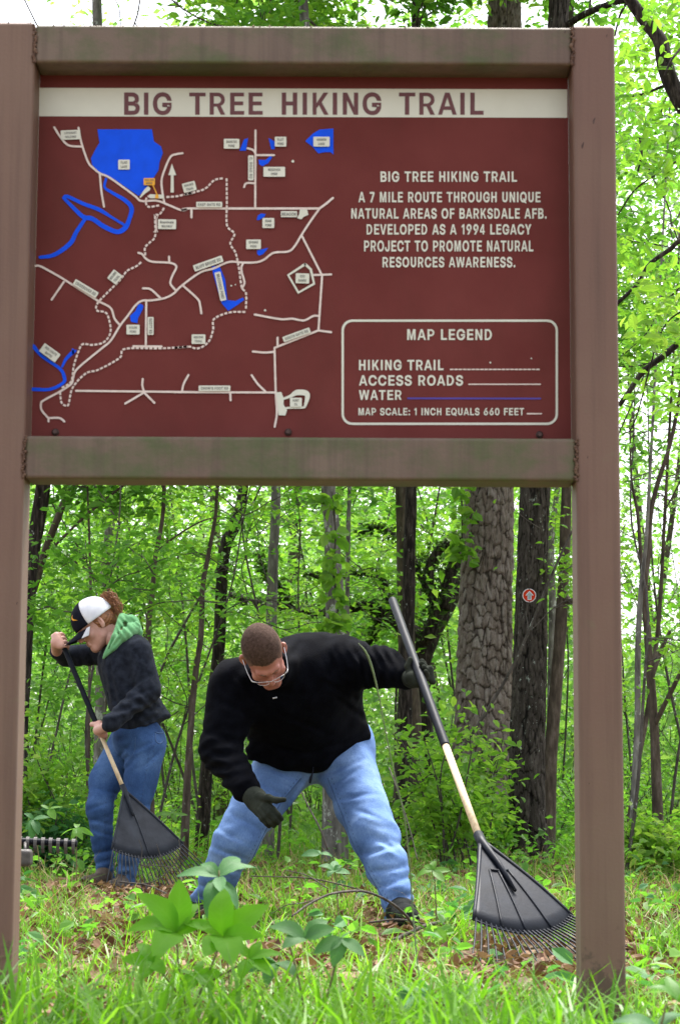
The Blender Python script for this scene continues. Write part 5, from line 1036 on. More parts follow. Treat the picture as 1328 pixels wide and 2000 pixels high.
def seam(name, part, pts, r, mat, parent, n=40, lift=.0005, dash=False):
    """a seam laid on a garment along pixels of the photograph"""
    T = BVHTree.FromPolygons([tuple(v) for v in part[0]], [tuple(int(k) for k in f) for f in part[1]]); q = catmull(np.array(pts, float), n); out = []
    for a, b in q:
        d = P(a, b, 5.0) - CAM; d /= np.linalg.norm(d); h = T.ray_cast(Vector(CAM), Vector(d))
        if h[0] is not None: out.append(np.array(h[0]) - d * lift)
    if len(out) < 4: return
    out = np.array(out)
    if dash: mesh(name, [tube(out[k:k + 2], r, 4) for k in range(0, len(out) - 2, 3)], mat, parent)
    else: mesh(name, [tube(out, r, 5)], mat, parent)

# ------------------------------------------------------------------ the man
m_ = P
MH = m_(516, 1281, 8.10)
ph, ro_ = rad(65), rad(17)
Rx = np.array([[1, 0, 0], [0, math.cos(ph), -math.sin(ph)], [0, math.sin(ph), math.cos(ph)]])
Ry = np.array([[math.cos(ro_), 0, -math.sin(ro_)], [0, 1, 0], [math.sin(ro_), 0, math.cos(ro_)]])
MR = Ry @ Rx; MS = .97
def build_man():
    foot = m_(600, 1800, 8.4); root = empty('person', (foot[0], 8.4, float(gh(foot[0], 8.4))))
    tag(root, 'man in black fleece jacket, blue jeans and gloves bending down to the ground', 'person')
    under = [('c', m_(615, 1430, 8.78), m_(580, 1340, 8.5), .10, .13, .05), ('c', m_(460, 1345, 8.4), m_(670, 1290, 8.5), .08, .08, .05),
             ('c', m_(445, 1345, 8.35), m_(425, 1460, 8.3), .055, .045, .03), ('c', m_(425, 1460, 8.3), m_(482, 1543, 8.1), .045, .028, .02), ('c', m_(682, 1287, 8.45), m_(745, 1304, 8.35), .055, .045, .03), ('c', m_(745, 1304, 8.35), m_(797, 1322, 8.2), .045, .028, .02),
             ('c', m_(555, 1490, 8.75), m_(478, 1610, 8.58), .08, .055, .04), ('c', m_(478, 1610, 8.58), m_(396, 1775, 8.73), .055, .035, .03), ('c', m_(672, 1480, 8.8), m_(722, 1625, 8.45), .09, .06, .04), ('c', m_(722, 1625, 8.45), m_(782, 1785, 8.2), .06, .04, .03), ('c', m_(560, 1300, 8.4), m_(535, 1300, 8.25), .06, .06, .03)]
    mesh('body', [xf(head_skin(), MH, MR, MS), sdf(under, .02)], M['skin_m'], root)
    # hair
    hp = [('e', (0, .017, .037), (.0785, .0995, .097), None, .01), ('&', (0, -.073, .062), (0, -.92, -.42))]
    hr = sdf([('e', (0, .017, .037), (.0785, .0995, .0965), None, .01)], .0022); V = hr[0]
    line = np.where(V[:, 1] < 0, .062 + (.0 if True else 0) - np.clip((np.abs(V[:, 0]) - .045) / .03, 0, 1) ** 1.2 * .030 + V[:, 1] * -.0, .03)
    line = np.interp(V[:, 1], [-.085, -.06, -.035, -.015, .02, .06, .12], [.066, .052, .012, -.012, .012, -.045, -.07]) - (np.abs(V[:, 0]) < .05) * np.interp(V[:, 1], [-.1, -.05, 0], [.0, 0, 0])
    line = np.where(np.abs(V[:, 0]) < .05, np.interp(V[:, 1], [-.09, -.07, -.0], [.058, .060, .03]), line)
    line = line + .0015 * np.sin(V[:, 0] * 460) * np.sin(V[:, 1] * 390)
    keep = V[:, 2] > line; F = hr[1][keep[hr[1]].all(1)]
    fd = np.clip((V[:, 2] - np.interp(V[:, 1], [-.08, -.03, .02, .12], [.045, .01, .0, -.03])) / .062, 0, 1) * np.clip((.088 - np.abs(V[:, 0]) * 1.0 + V[:, 2] * .2) / .035, 0, 1)
    fd = np.clip(fd + .0 * V[:, 0], 0, 1); fd = np.where((V[:, 1] < -.04) & (np.abs(V[:, 0]) < .052), np.maximum(fd, .95), fd)
    fd = fd * np.clip((V[:, 2] - line) / .007, .15, 1)
    used = np.unique(F); mp = np.full(len(V), -1); mp[used] = np.arange(len(used))
    mesh('hair', [xf((V[used], mp[F]), MH, MR, MS)], M['buzz'], root, attr={'fade': fd[used]})
    for s in (-1, 1):
        mesh('eyebrow', [xf(tube([V3(s * .012, -.0985, .020), V3(s * .028, -.094, .027), V3(s * .045, -.080, .021)], [.0025, .003, .002], 6), MH, MR, MS)], M['buzz'], root)
    # glasses
    g = empty('glasses'); g.parent = root; g.matrix_parent_inverse = Matrix.Translation(root.location).inverted()
    fr = []
    for s in (-1, 1):
        rim = [V3(s * x, y, z) for x, y, z in ((.008, -.117, .004), (.022, -.118, .010), (.044, -.112, .009), (.055, -.104, -.001), (.050, -.107, -.016), (.030, -.115, -.020), (.013, -.118, -.012), (.008, -.117, .004))]
        fr.append(xf(tube(catmull(np.array(rim), 28), .0011, 6), MH, MR, MS))
        fr.append(xf(tube(np.array([V3(s * .055, -.105, .003), V3(s * .070, -.098, .006), V3(s * .074, -.088, .006)]), [.0022, .0026, .0022], 6), MH, MR, MS))
        fr.append(xf(tube(catmull(np.array([V3(s * .073, -.095, .006), V3(s * .080, -.05, .010), V3(s * .083, .0, .012), V3(s * .083, .02, .002)]), 14), .0017, 6), MH, MR, MS))
        ln = np.array([V3(s * x, y, z) for x, y, z in ((.009, -.117, .003), (.022, -.118, .009), (.044, -.112, .008), (.054, -.104, -.001), (.049, -.107, -.015), (.030, -.115, -.019), (.014, -.118, -.011))])
        mesh('lens', [xf((ln, [(0, 1, 6), (1, 5, 6), (1, 2, 5), (2, 4, 5), (2, 3, 4)]), MH, MR, MS)], M['glass'], g, smooth=False)
    fr.append(xf(tube(np.array([V3(-.009, -.117, .004), V3(0, -.1215, .007), V3(.009, -.117, .004)]), .0013, 6), MH, MR, MS))
    mesh('frame', fr, M['silver'], g)
    # jacket
    def wr(G):
        d = .005 * nz(G, 9, 1) + .0028 * nz(G, 24, 2)
        a = G[0] * .6 - G[2] * 1.0; d = d + .0035 * np.sin(a * 62 + 2.2 * np.sin(G[0] * 16) + 1.5 * np.sin(G[2] * 21)) * np.clip(nz(G, 5, 4) + .45, 0, 1)
        # ripples across the outstretched sleeve
        c = m_(735, 1300, 8.35); k = np.exp(-((G[0] - c[0]) / .13) ** 2 - ((G[2] - c[2]) / .12) ** 2); d = d + k * .0065 * np.sin((G[0] + .25 * G[2]) * 175 + 2 * np.sin(G[2] * 30))
        c = m_(440, 1490, 8.2); k = np.exp(-((G[0] - c[0]) / .11) ** 2 - ((G[2] - c[2]) / .13) ** 2); d = d + k * .006 * np.sin((G[2] * 1 - .4 * G[0]) * 130 + 2 * np.sin(G[0] * 30))
        return d
    wr0 = wr
    def wr(G): return wr0(G) + crease(G, [((700, 1262), (712, 1338)), ((725, 1258), (730, 1345)), ((748, 1262), (752, 1345)), ((770, 1272), (772, 1345)), ((660, 1250), (640, 1330)), ((690, 1360), (620, 1330)), ((715, 1400), (650, 1360)), ((590, 1250), (560, 1300)), ((400, 1430), (470, 1450)), ((395, 1460), (465, 1490)), ((400, 1490), (460, 1510)), ((420, 1530), (480, 1510)), ((430, 1370), (490, 1400)), ((470, 1330), (520, 1390)), ((560, 1400), (640, 1430)), ((600, 1470), (690, 1440)), ((520, 1450), (600, 1470))], .009, .012, 8.4)
    J = [('c', m_(600, 1418, 8.72), m_(585, 1340, 8.5), .195, .185, .05), ('c', m_(652, 1428, 8.78), m_(640, 1330, 8.6), .128, .13, .07), ('c', m_(545, 1425, 8.7), m_(530, 1360, 8.5), .13, .14, .07),
         ('c', m_(470, 1345, 8.42), m_(668, 1300, 8.5), .115, .115, .09), ('e', m_(610, 1310, 8.6), (.19, .15, .145), None, .08),
         ('c', m_(462, 1340, 8.38), m_(430, 1462, 8.30), .105, .080, .05), ('c', m_(428, 1462, 8.30), m_(480, 1540, 8.12), .080, .056, .03),
         ('c', m_(680, 1297, 8.45), m_(745, 1303, 8.35), .098, .082, .05), ('c', m_(745, 1303, 8.35), m_(793, 1321, 8.22), .080, .053, .03),
         ('c', m_(560, 1296, 8.38), m_(532, 1306, 8.22), .078, .074, .03), ('c', m_(497, 1470, 8.60), m_(560, 1482, 8.60), .034, .034, .05), ('c', m_(560, 1482, 8.60), m_(622, 1482, 8.62), .034, .034, .05), ('c', m_(622, 1482, 8.64), m_(706, 1436, 8.74), .032, .032, .05),
         ('-e', MH + MR @ V3(0, -.010, -.020), (.088, .105, .085), MR, .012)]
    mesh('jacket', [relt(sdf(J, .0075, disp=wr), 1)], M['fleece'], root)
    zp = np.array([m_(a, b, Y) for a, b, Y in ((533, 1345, 8.24), (545, 1400, 8.36), (560, 1450, 8.48), (570, 1490, 8.56))])
    mesh('zip_pull', [tube([m_(533, 1364, 8.20), m_(541, 1362, 8.195)], .003, 6)], M['silver'], root)
    mesh('cord', [tube(catmull(np.array([m_(612, 1498, 8.55), m_(611, 1508, 8.53), m_(607, 1520, 8.53), m_(605, 1530, 8.53)]), 10), [.0015, .0015, .0018, .002, .003, .0045, .006, .006, .005, .003], 6)], M['foam'], root)
    # jeans
    kn1, kn2 = m_(456, 1620, 8.46), m_(722, 1622, 8.42)
    def dn(G):
        d = .0065 * nz(G, 7, 5) + .0040 * nz(G, 16, 7) + .006 * np.abs(nz((G[0] + .5 * G[2], G[1], G[2] - .5 * G[0]), 11, 21)) ** .7 - .003
        for a, b, Y, amp, wdt in ((388, 1750, 8.7, .010, .10), (783, 1768, 8.2, .012, .09), (456, 1625, 8.5, .005, .10), (745, 1660, 8.4, .006, .09), (660, 1505, 8.7, .004, .09)):
            c = m_(a, b, Y); k = np.exp(-((G[0] - c[0]) ** 2 + (G[2] - c[2]) ** 2) / wdt ** 2); d = d + amp * k * np.sin((G[2] + .22 * (G[0] - c[0]) * (1 if a % 2 else -1)) * 95 + 1.3 * nz(G, 14, a)) * np.clip(.5 + nz(G, 9, b), 0, 1)
        return d
    dn0 = dn
    def dn(G): return dn0(G) + crease(G, [((748, 1752), (806, 1738)), ((750, 1770), (808, 1757)), ((756, 1786), (806, 1776)), ((738, 1728), (796, 1708)), ((722, 1700), (790, 1688)), ((704, 1668), (770, 1650)), ((640, 1538), (700, 1502)), ((632, 1512), (712, 1482)), ((735, 1636), (775, 1662)), ((700, 1584), (745, 1600)), ((655, 1562), (720, 1552)),
        ((374, 1750), (428, 1766)), ((372, 1768), (420, 1782)), ((384, 1730), (440, 1744)), ((400, 1692), (468, 1704)), ((408, 1652), (474, 1676)), ((424, 1618), (482, 1646)), ((520, 1498), (592, 1528)), ((500, 1525), (560, 1560)), ((545, 1592), (596, 1512)), ((452, 1590), (510, 1622)), ((470, 1560), (520, 1580))], .010, .0095, 8.5)
    Q = [('c', m_(572, 1462, 8.78), m_(668, 1458, 8.82), .135, .14, .05), ('c', m_(560, 1488, 8.75), m_(500, 1572, 8.62), .122, .097, .035), ('c', m_(500, 1572, 8.62), m_(459, 1643, 8.55), .097, .083, .03), ('c', m_(459, 1643, 8.55), m_(427, 1714, 8.62), .083, .068, .03), ('c', m_(427, 1714, 8.62), m_(394, 1784, 8.74), .067, .057, .03),
         ('c', m_(668, 1478, 8.78), m_(706, 1570, 8.58), .126, .100, .035), ('c', m_(706, 1570, 8.58), m_(733, 1635, 8.42), .098, .090, .03), ('c', m_(733, 1635, 8.42), m_(756, 1692, 8.32), .090, .077, .03), ('c', m_(756, 1692, 8.32), m_(776, 1750, 8.24), .075, .058, .03), ('c', m_(776, 1750, 8.24), m_(779, 1792, 8.2), .058, .056, .02), ('&', m_(600, 1795, 8.4), (-.02, 0, -1))]
    jn = relt(sdf(Q, .0075, disp=dn), 1); mesh('jeans', [jn], M['denim_light'], root)
    # seams
    seam('seam', jn, [(588, 1520), (548, 1570), (515, 1630), (487, 1690), (455, 1750)], .0022, M['seam'], root)
    seam('stitching', jn, [(580, 1522), (540, 1572), (507, 1632), (479, 1692), (447, 1752)], .0011, M['stitch'], root, 90, dash=True)
    seam('seam', jn, [(640, 1520), (668, 1590), (690, 1650), (722, 1710), (755, 1765)], .0022, M['seam'], root)
    seam('stitching', jn, [(648, 1520), (676, 1590), (698, 1650), (730, 1710), (763, 1765)], .0011, M['stitch'], root, 90, dash=True)
    for pts in ([(585, 1530, 8.62), (540, 1590, 8.5), (493, 1625, 8.42), (478, 1680, 8.5), (450, 1740, 8.62)],):
        e = catmull(np.array([m_(*a) for a in pts]), 30)
    # boots
    for (a, b, Y), (a2, b2, Y2) in (((784, 1800, 8.18), (796, 1832, 7.98)), ((392, 1795, 8.72), (398, 1812, 8.5))):
        h = m_(a, b, Y); t = m_(a2, b2, Y2); zg = float(gh(t[0], t[1])); h2 = V3(h[0], h[1], zg + .05); t2 = V3(t[0], t[1], zg + .04); hb = V3(h[0], h[1] + .07, zg + .04)
        mesh('boot', [sdf([('c', h + V3(0, .02, .03), h2, .055, .050, .03), ('c', h2, t2, .050, .044, .03), ('c', hb, h2, .040, .045, .03), ('&', V3(0, 0, zg + .004), (0, 0, -1))], .006, disp=lambda G: .0016 * nz(G, 60, 3))], M['boot_dark'], root)
    # left glove closed round the rake handle
    c = POLE_M(.335); ax = POLE_M(0) - POLE_M(1); gl = grip(c, ax, V3(-.28, 1, .1), m_(797, 1322, 8.21), .016, 1.12, -1, th=(30, 85, 125, 160), fr=.0115)
    g0 = m_(790, 1320, 8.22); gl.append(('c', m_(788, 1319, 8.225), m_(805, 1325, 8.19), .046, .038, .01))
    gl.append(('c', c + V3(.030, .004, -.004), c + V3(.050, -.010, -.040), .013, .012, .006)); gl.append(('c', c + V3(.044, -.002, .006), c + V3(.056, -.010, -.044), .0125, .011, .005))
    mesh('glove', [relt(sdf(gl, .0032, disp=lambda G: .0012 * nz(G, 55, 8)), 1)], M['glove'], root)
    # right glove, open, fingers drawn together and pointing down
    h = lambda a, b, Y: m_(a, b, Y)
    fg = [('c', h(482, 1545, 8.13), h(497, 1558, 8.08), .040, .036, .01), ('c', h(497, 1558, 8.08), h(513, 1573, 8.03), .037, .031, .02), ('c', h(505, 1560, 8.06), h(519, 1567, 8.02), .030, .022, .02), ('c', h(500, 1572, 8.06), h(508, 1588, 8.02), .028, .018, .02)]
    for pts, r0 in ((((519, 1568, 8.00), (533, 1581, 7.965), (543, 1592, 7.955), (549, 1599, 7.97)), .0125), (((515, 1575, 7.995), (527, 1589, 7.955), (537, 1600, 7.95), (542, 1607, 7.965)), .0125),
                    (((510, 1582, 8.0), (520, 1596, 7.965), (529, 1606, 7.96), (535, 1612, 7.975)), .012), (((505, 1588, 8.01), (512, 1600, 7.985), (520, 1608, 7.98), (526, 1614, 7.99)), .0108)):
        p = [h(*a) for a in pts]
        for k in range(3): fg.append(('c', p[k], p[k + 1], r0 * (1.05 - .07 * k), r0 * (.98 - .07 * k), .0028))
    p = [h(*a) for a in ((506, 1556, 8.03), (524, 1559, 7.98), (540, 1563, 7.95), (555, 1562, 7.945))]
    for k in range(3): fg.append(('c', p[k], p[k + 1], (.018, .0145, .0125)[k], (.0145, .0125, .0095)[k], .006))
    mesh('glove', [relt(sdf(fg, .003, disp=lambda G: .0012 * nz(G, 55, 3)), 1)], M['glove'], root)
    return root

# ------------------------------------------------------------------ rakes
def slerp(a, b, t):
    w_ = math.acos(np.clip(a @ b, -1, 1)); return (math.sin((1 - t) * w_) * a + math.sin(t * w_) * b) / math.sin(w_)
def rake(label, top, A, L, R, tl, nt_, wood_from, pr, pr2, panel_mat, ribs, hook=.03):
    root = empty('leaf_rake', tuple(A)); tag(root, label, 'rake')
    a, b = L - A, R - A; rL, rR = np.linalg.norm(a), np.linalg.norm(b); eL, eR = a / rL, b / rR
    N = np.cross(eR, eL); N /= np.linalg.norm(N)
    if N[1] > 0: N = -N                     # towards the camera
    def at(t, f, h=0):
        d = slerp(eL, eR, t); r = rL + (rR - rL) * t; bow = -.05 * f * f * (rL + rR) / 2
        return A + d * r * f + N * (h + bow * 0 + .018 * math.sin(f * 2.2))
    nu, nv = 25, 9; top_, bot = [], []
    for j in range(nv):
        for i in range(nu):
            f = .045 + .955 * j / (nv - 1); f *= 1 + (.035 * math.sin(math.pi * i / (nu - 1)) if j == nv - 1 else 0); top_.append(at(i / (nu - 1), f, .0018)); bot.append(at(i / (nu - 1), f, -.0018))
    V = np.array(top_ + bot); o = nu * nv; F = []
    for j in range(nv - 1):
        for i in range(nu - 1):
            k = j * nu + i; F.append((k, k + 1, k + nu + 1, k + nu)); F.append((k + o, k + nu + o, k + nu + 1 + o, k + 1 + o))
    for i in range(nu - 1): F.append((i, i + o, i + 1 + o, i + 1)); k = (nv - 1) * nu + i; F.append((k, k + 1, k + 1 + o, k + o))
    for j in range(nv - 1): k = j * nu; F.append((k, k + nu, k + nu + o, k + o)); k = j * nu + nu - 1; F.append((k, k + o, k + nu + o, k + nu))
    mesh('fan_panel', [(V, F)], panel_mat, root)
    for s, t in enumerate((0, 1)):
        mesh('edge_rib', [tube([at(t, f, .001) for f in np.linspace(.02, 1.0, 10)], np.linspace(.008, .0052, 10), 8)], panel_mat, root)
    for t in ribs:
        mesh('rib', [tube([at(t, f, .003) for f in np.linspace(.38, 1.0, 8)], .0042, 6)], panel_mat, root)
    if len(ribs) > 2: mesh('cross_rib', [tube([at(t, .38, .004) for t in np.linspace(ribs[0], ribs[-1], 6)], .004, 6)], panel_mat, root)
    mesh('arc_rib', [tube([at(t, 1.0 + .035 * math.sin(math.pi * t), .001) for t in np.linspace(0, 1, 24)], .0034, 6)], panel_mat, root)
    ax = (A - top) / np.linalg.norm(A - top)
    mid = at(.5, .62, .010) if len(ribs) > 2 else at(.42, .42, .010)
    mesh('socket', [tube([A - ax * .03, A + ax * .02 + N * .004, (A + mid) / 2 + N * .008, mid], [pr2 + .004, pr2 + .003, .010, .0055], 12)], panel_mat, root)
    for i in range(nt_):
        t = (i + .5) / nt_; f0 = .97 + .035 * math.sin(math.pi * t); d = slerp(eL, eR, t); r = rL + (rR - rL) * t; p0 = at(t, f0)
        tlen = tl * (1 + .05 * math.sin(i * 12.9)); sidev = (t - .5) * .02
        pe = p0 + d * tlen; zg = float(gh(pe[0], pe[1])) + .012; pe[2] = max(pe[2], zg); pm = (p0 + pe) / 2 + N * .006; tp = pe + V3(0, 0, -.016) + d * .004
        pts = [p0, pm, pe * .8 + pm * .2, pe, tp]
        mesh('tine', [tube(catmull(np.array(pts), 9), [.0034, .0033, .0031, .003, .0029, .0028, .0027, .0025, .0022], 4)], panel_mat, root)
    W0 = top + (A - top) * wood_from
    mesh('grip_sleeve', [tube([top, top + ax * .004, W0 - ax * .003, W0], [pr * .93, pr, pr, pr * .95], 16)], M['foam'], root)
    mesh('wood_shaft', [tube([W0 - ax * .01, A + ax * .02], [pr2, pr2], 14)], M['wood'], root)
    return root
MT, MA = m_(766, 1172, 8.56), m_(937, 1640, 7.15)
def POLE_M(t): return MT + (MA - MT) * t
build_man()
rake('black fan rake held by the man, tines in the grass by the right post', MT, MA, m_(920, 1803, 6.78), m_(1114, 1796, 7.02), .285, 26, .655, .0168, .0128, M['plastic'], (.22, .42, .68), .02)

# ------------------------------------------------------------------ the woman
WT, WA = m_(116, 1241, 12.0), m_(243, 1543, 11.7)
def POLE_W(t): return WT + (WA - WT) * t
def build_woman():
    foot = m_(225, 1735, 11.9); root = empty('person', (foot[0], 11.9, float(gh(foot[0], 11.9)))); tag(root, 'woman in white and black cap with ponytail, dark fleece over mint hoodie and jeans, raking', 'person')
    f = V3(-.73, -.26, -.60); f /= np.linalg.norm(f); u = V3(-.55, -.10, .80); u = u - f * (u @ f); u /= np.linalg.norm(u); yl = -f; zl = u; xl = np.cross(yl, zl); R = np.stack([xl, yl, zl], 1)
    O = m_(187, 1220, 12.0); S = 1.07
    under = [('c', m_(268, 1420, 12.0), m_(250, 1300, 12.0), .11, .11, .05), ('c', m_(262, 1270, 11.9), m_(232, 1270, 12.15), .06, .06, .04), ('c', m_(265, 1270, 11.86), m_(290, 1350, 11.8), .045, .04, .03), ('c', m_(290, 1350, 11.8), m_(216, 1412, 11.68), .038, .026, .02),
             ('c', m_(232, 1272, 12.15), m_(128, 1286, 12.25), .045, .038, .03), ('c', m_(128, 1286, 12.25), m_(115, 1266, 12.1), .035, .027, .02), ('c', m_(245, 1462, 12.06), m_(207, 1525, 12.0), .07, .055, .03), ('c', m_(207, 1525, 12.0), m_(195, 1578, 11.93), .055, .045, .03), ('c', m_(195, 1578, 11.93), m_(206, 1700, 11.95), .045, .03, .03),
             ('c', m_(280, 1465, 11.9), m_(262, 1590, 11.85), .075, .05, .03), ('c', m_(262, 1590, 11.85), m_(241, 1715, 11.9), .05, .035, .03), ('c', m_(236, 1262, 12.0), m_(208, 1240, 12.0), .045, .045, .03)]
    # upper hand
    ax = WT - WA; c1 = POLE_W(.045); g1 = grip(c1, ax, V3(-.55, -.8, .1), m_(112, 1272, 12.1), .0135, 1.22, 1, th=(20, 75, 140, 200))
    c2 = POLE_W(.635); g2 = grip(c2, ax, V3(.30, -.95, .1), m_(215, 1417, 11.64), .0125, 1.2, 1, th=(30, 80, 140, 195))
    mesh('body', [xf(head_skin(True), O, R, S), sdf(under, .02), relt(sdf(g1, .003), 1), relt(sdf(g2, .003), 1)], M['skin_w'], root)
    side = -1 if (R @ V3(1, 0, 0))[1] > 0 else 1
    # hair under the cap and the messy tail
    hp = [('e', (0, .022, .020), (.078, .098, .088), None, .01), ('c', (0, .075, -.02), (0, .07, -.075), .035, .020, .03), ('&', (0, -.012, 0), (0, -1, -.25))]
    mesh('hair', [xf(relt(sdf(hp, .0045, disp=lambda G: .0025 * np.sin(G[0] * 420 + G[2] * 160)), 1), O, R, S)], M['auburn'], root)
    rng = np.random.default_rng(8); parts = []
    for k in range(150):
        j = lambda s=.012: rng.normal(size=3) * s
        a = m_(207, 1192, 12.03) + j(.008); b = m_(205, 1172, 12.03) + j(.014); c = m_(216, 1166, 12.0) + j(.018); d = m_(228, 1180, 12.0) + j(.018); e = m_(231, 1200, 12.0) + j(.016)
        q = [a, b, c, d, e][:rng.integers(4, 6)]; parts.append(tube(catmull(np.array(q), 12), np.linspace(.0028, .0012, 12), 4, False))
    mesh('ponytail', parts, M['auburn'], root)
    # cap
    cap = empty('cap'); cap.parent = root; cap.matrix_parent_inverse = Matrix.Translation(root.location).inverted()
    cen = V3(0, .010, .038); rd = V3(.098, .118, .108)
    nu, nv = 72, 20; V = []
    for j in range(nv):
        e = rad(-8 + 98 * j / (nv - 1))
        for i in range(nu):
            a = 2 * math.pi * i / nu; dip = 1 - .012 * max(0, math.cos(a * 6)) ** 6 * math.cos(e); V.append(cen + rd * V3(math.sin(a) * math.cos(e), -math.cos(a) * math.cos(e), math.sin(e)) * dip)
    V = np.array(V); F = np.array([(j * nu + i, j * nu + (i + 1) % nu, (j + 1) * nu + (i + 1) % nu, (j + 1) * nu + i) for j in range(nv - 1) for i in range(nu)])
    back = (V[:, 1] > .085) & (V[:, 2] < .075) & (np.abs(V[:, 0]) < .045)
    cf = V[F].mean(1); az_ = np.degrees(np.arctan2((cf[:, 0] - cen[0]) / rd[0], -(cf[:, 1] - cen[1]) / rd[1])); fr = np.abs(az_) < 62; op = back[F].all(1)
    for nm, k, mt in (('front_panel', fr, M['cap_black']), ('rear_panel', ~fr & ~op, M['cap_white'])):
        o = mesh(nm, [xf((V, F[k]), O, R, S)], mt, cap); sm = o.modifiers.new('thick', 'SOLIDIFY'); sm.thickness = .003
    mesh('button', [xf(tube([cen + V3(0, 0, .098), cen + V3(0, 0, .105)], [.008, .005], 10), O, R, S)], M['cap_white'], cap)
    nb, mb = 25, 8; Vb = []
    for j in range(mb):
        v = j / (mb - 1)
        for i in range(nb):
            uu = -1 + 2 * i / (nb - 1); an = uu * 1.05
            p = cen + rd * V3(math.sin(an), -math.cos(an), 0) * .985; p[1] -= v * .088 * math.sqrt(max(0, 1 - (uu * .93) ** 2)) ; p[2] += -.022 - .030 * uu * uu * (.3 + .7 * v) - .012 * v; Vb.append(p)
    Vb = np.array(Vb); Fb = np.array([(j * nb + i, j * nb + i + 1, (j + 1) * nb + i + 1, (j + 1) * nb + i) for j in range(mb - 1) for i in range(nb - 1)])
    ub = np.array([abs(-1 + 2 * (i + .5) / (nb - 1)) for j in range(mb - 1) for i in range(nb - 1)]); vb = np.array([j for j in range(mb - 1) for i in range(nb - 1)])
    wh = (ub > .80)
    for nm, k, mt in (('brim', ~wh, M['cap_black']), ('brim_trim', wh, M['cap_white'])):
        o = mesh(nm, [xf((Vb, Fb[k]), O, R, S)], mt, cap); sm = o.modifiers.new('thick', 'SOLIDIFY'); sm.thickness = .0035
    sw = [(0, .1), (.10, -.16), (.30, -.25), (.55, -.12), (1.0, .30), (.55, .06), (.34, -.04), (.16, .0)]; sp = []
    for a, b in sw:
        ct, st = math.cos(rad(68)), math.sin(rad(68)); a, b = (a - .5) * ct + b * st, -(a - .5) * st + b * ct
        an = side * rad(26 + 34 * a); e = rad(28 + 30 * b); sp.append(cen + rd * 1.02 * V3(math.sin(an) * math.cos(e), -math.cos(an) * math.cos(e), math.sin(e)))
    o = mesh('emblem', [xf((np.array(sp), [(0, 1, 7), (1, 2, 7), (2, 6, 7), (2, 3, 6), (3, 5, 6), (3, 4, 5)]), O, R, S)], M['yellow'], cap, smooth=False)
    # fleece jacket
    def wr(G):
        d = .0045 * nz(G, 10, 11) + .0026 * nz(G, 26, 12)
        c = m_(270, 1372, 11.75); k = np.exp(-((G[0] - c[0]) / .11) ** 2 - ((G[2] - c[2]) / .10) ** 2); d = d + k * .0075 * np.sin((G[2] * .9 + G[0] * .7) * 105 + 2 * np.sin(G[0] * 25))
        c = m_(280, 1400, 12); k = np.exp(-((G[2] - c[2]) / .07) ** 2); d = d + k * .006 * np.sin((G[2] * 1 - .3 * G[0]) * 90 + 2 * np.sin(G[0] * 20)); return d
    wr0 = wr
    def wr(G): return wr0(G) + crease(G, [((250, 1350), (300, 1320)), ((245, 1372), (305, 1345)), ((240, 1390), (296, 1372)), ((232, 1410), (280, 1392)), ((215, 1300), (230, 1380)), ((205, 1320), (215, 1390)), ((262, 1270), (290, 1300)), ((285, 1400), (318, 1370)), ((270, 1420), (316, 1392)), ((240, 1262), (225, 1300)), ((140, 1268), (150, 1298)), ((165, 1266), (170, 1298)), ((190, 1270), (200, 1300))], .008, .012, 11.85)
    J = [('c', m_(272, 1405, 11.93), m_(246, 1300, 11.93), .142, .138, .05), ('c', m_(272, 1405, 12.08), m_(240, 1300, 12.08), .142, .138, .05), ('c', m_(262, 1272, 11.90), m_(232, 1272, 12.12), .095, .095, .06),
         ('c', m_(270, 1274, 11.84), m_(291, 1346, 11.80), .078, .068, .03), ('c', m_(290, 1350, 11.80), m_(222, 1408, 11.66), .068, .050, .025), ('c', m_(222, 1408, 11.66), m_(216, 1413, 11.65), .048, .046, .01),
         ('c', m_(228, 1276, 12.18), m_(132, 1282, 12.26), .070, .058, .03), ('c', m_(130, 1283, 12.26), m_(113, 1272, 12.12), .056, .046, .02), ('c', m_(245, 1425, 11.95), m_(300, 1405, 11.98), .06, .09, .06),
         ('&', (m_(250, 1434, 12)), (m_(324, 1404, 12) - m_(231, 1442, 12)) @ np.array([[0, 0, -1], [0, 0, 0], [1, 0, 0]]))]
    nrm = m_(324, 1404, 12) - m_(231, 1442, 12); J[-1] = ('&', m_(250, 1436, 12), V3(nrm[2], 0, -nrm[0]))
    mesh('jacket', [relt(sdf(J, .0075, disp=wr), 1)], M['fleece_grey'], root)
    # hood
    H = [('c', m_(240, 1206, 11.97), m_(258, 1216, 12.02), .026, .036, .02), ('c', m_(258, 1216, 12.02), m_(268, 1234, 11.98), .040, .036, .02), ('c', m_(262, 1226, 11.9), m_(244, 1240, 11.84), .040, .034, .02), ('c', m_(244, 1240, 11.84), m_(222, 1264, 11.83), .032, .020, .02), ('c', m_(222, 1264, 11.83), m_(203, 1285, 11.85), .019, .008, .015),
         ('c', m_(238, 1208, 11.93), m_(226, 1244, 11.86), .022, .020, .02), ('c', m_(226, 1244, 11.86), m_(206, 1278, 11.85), .018, .008, .015), ('c', m_(256, 1212, 12.08), m_(225, 1255, 12.16), .035, .03, .03), ('-e', m_(215, 1226, 12.0), (.070, .085, .090), None, .008)]
    hoodc = [((242, 1202), (268, 1228)), ((236, 1210), (262, 1240)), ((234, 1222), (252, 1248)), ((232, 1234), (240, 1254)), ((226, 1244), (214, 1276)), ((240, 1246), (220, 1270)), ((250, 1204), (274, 1226))]
    mesh('hood', [relt(sdf(H, .004, disp=lambda G: crease(G, hoodc, .010, .008, 11.9) + .0015 * nz(G, 30, 4)), 1)], M['hood'], root)
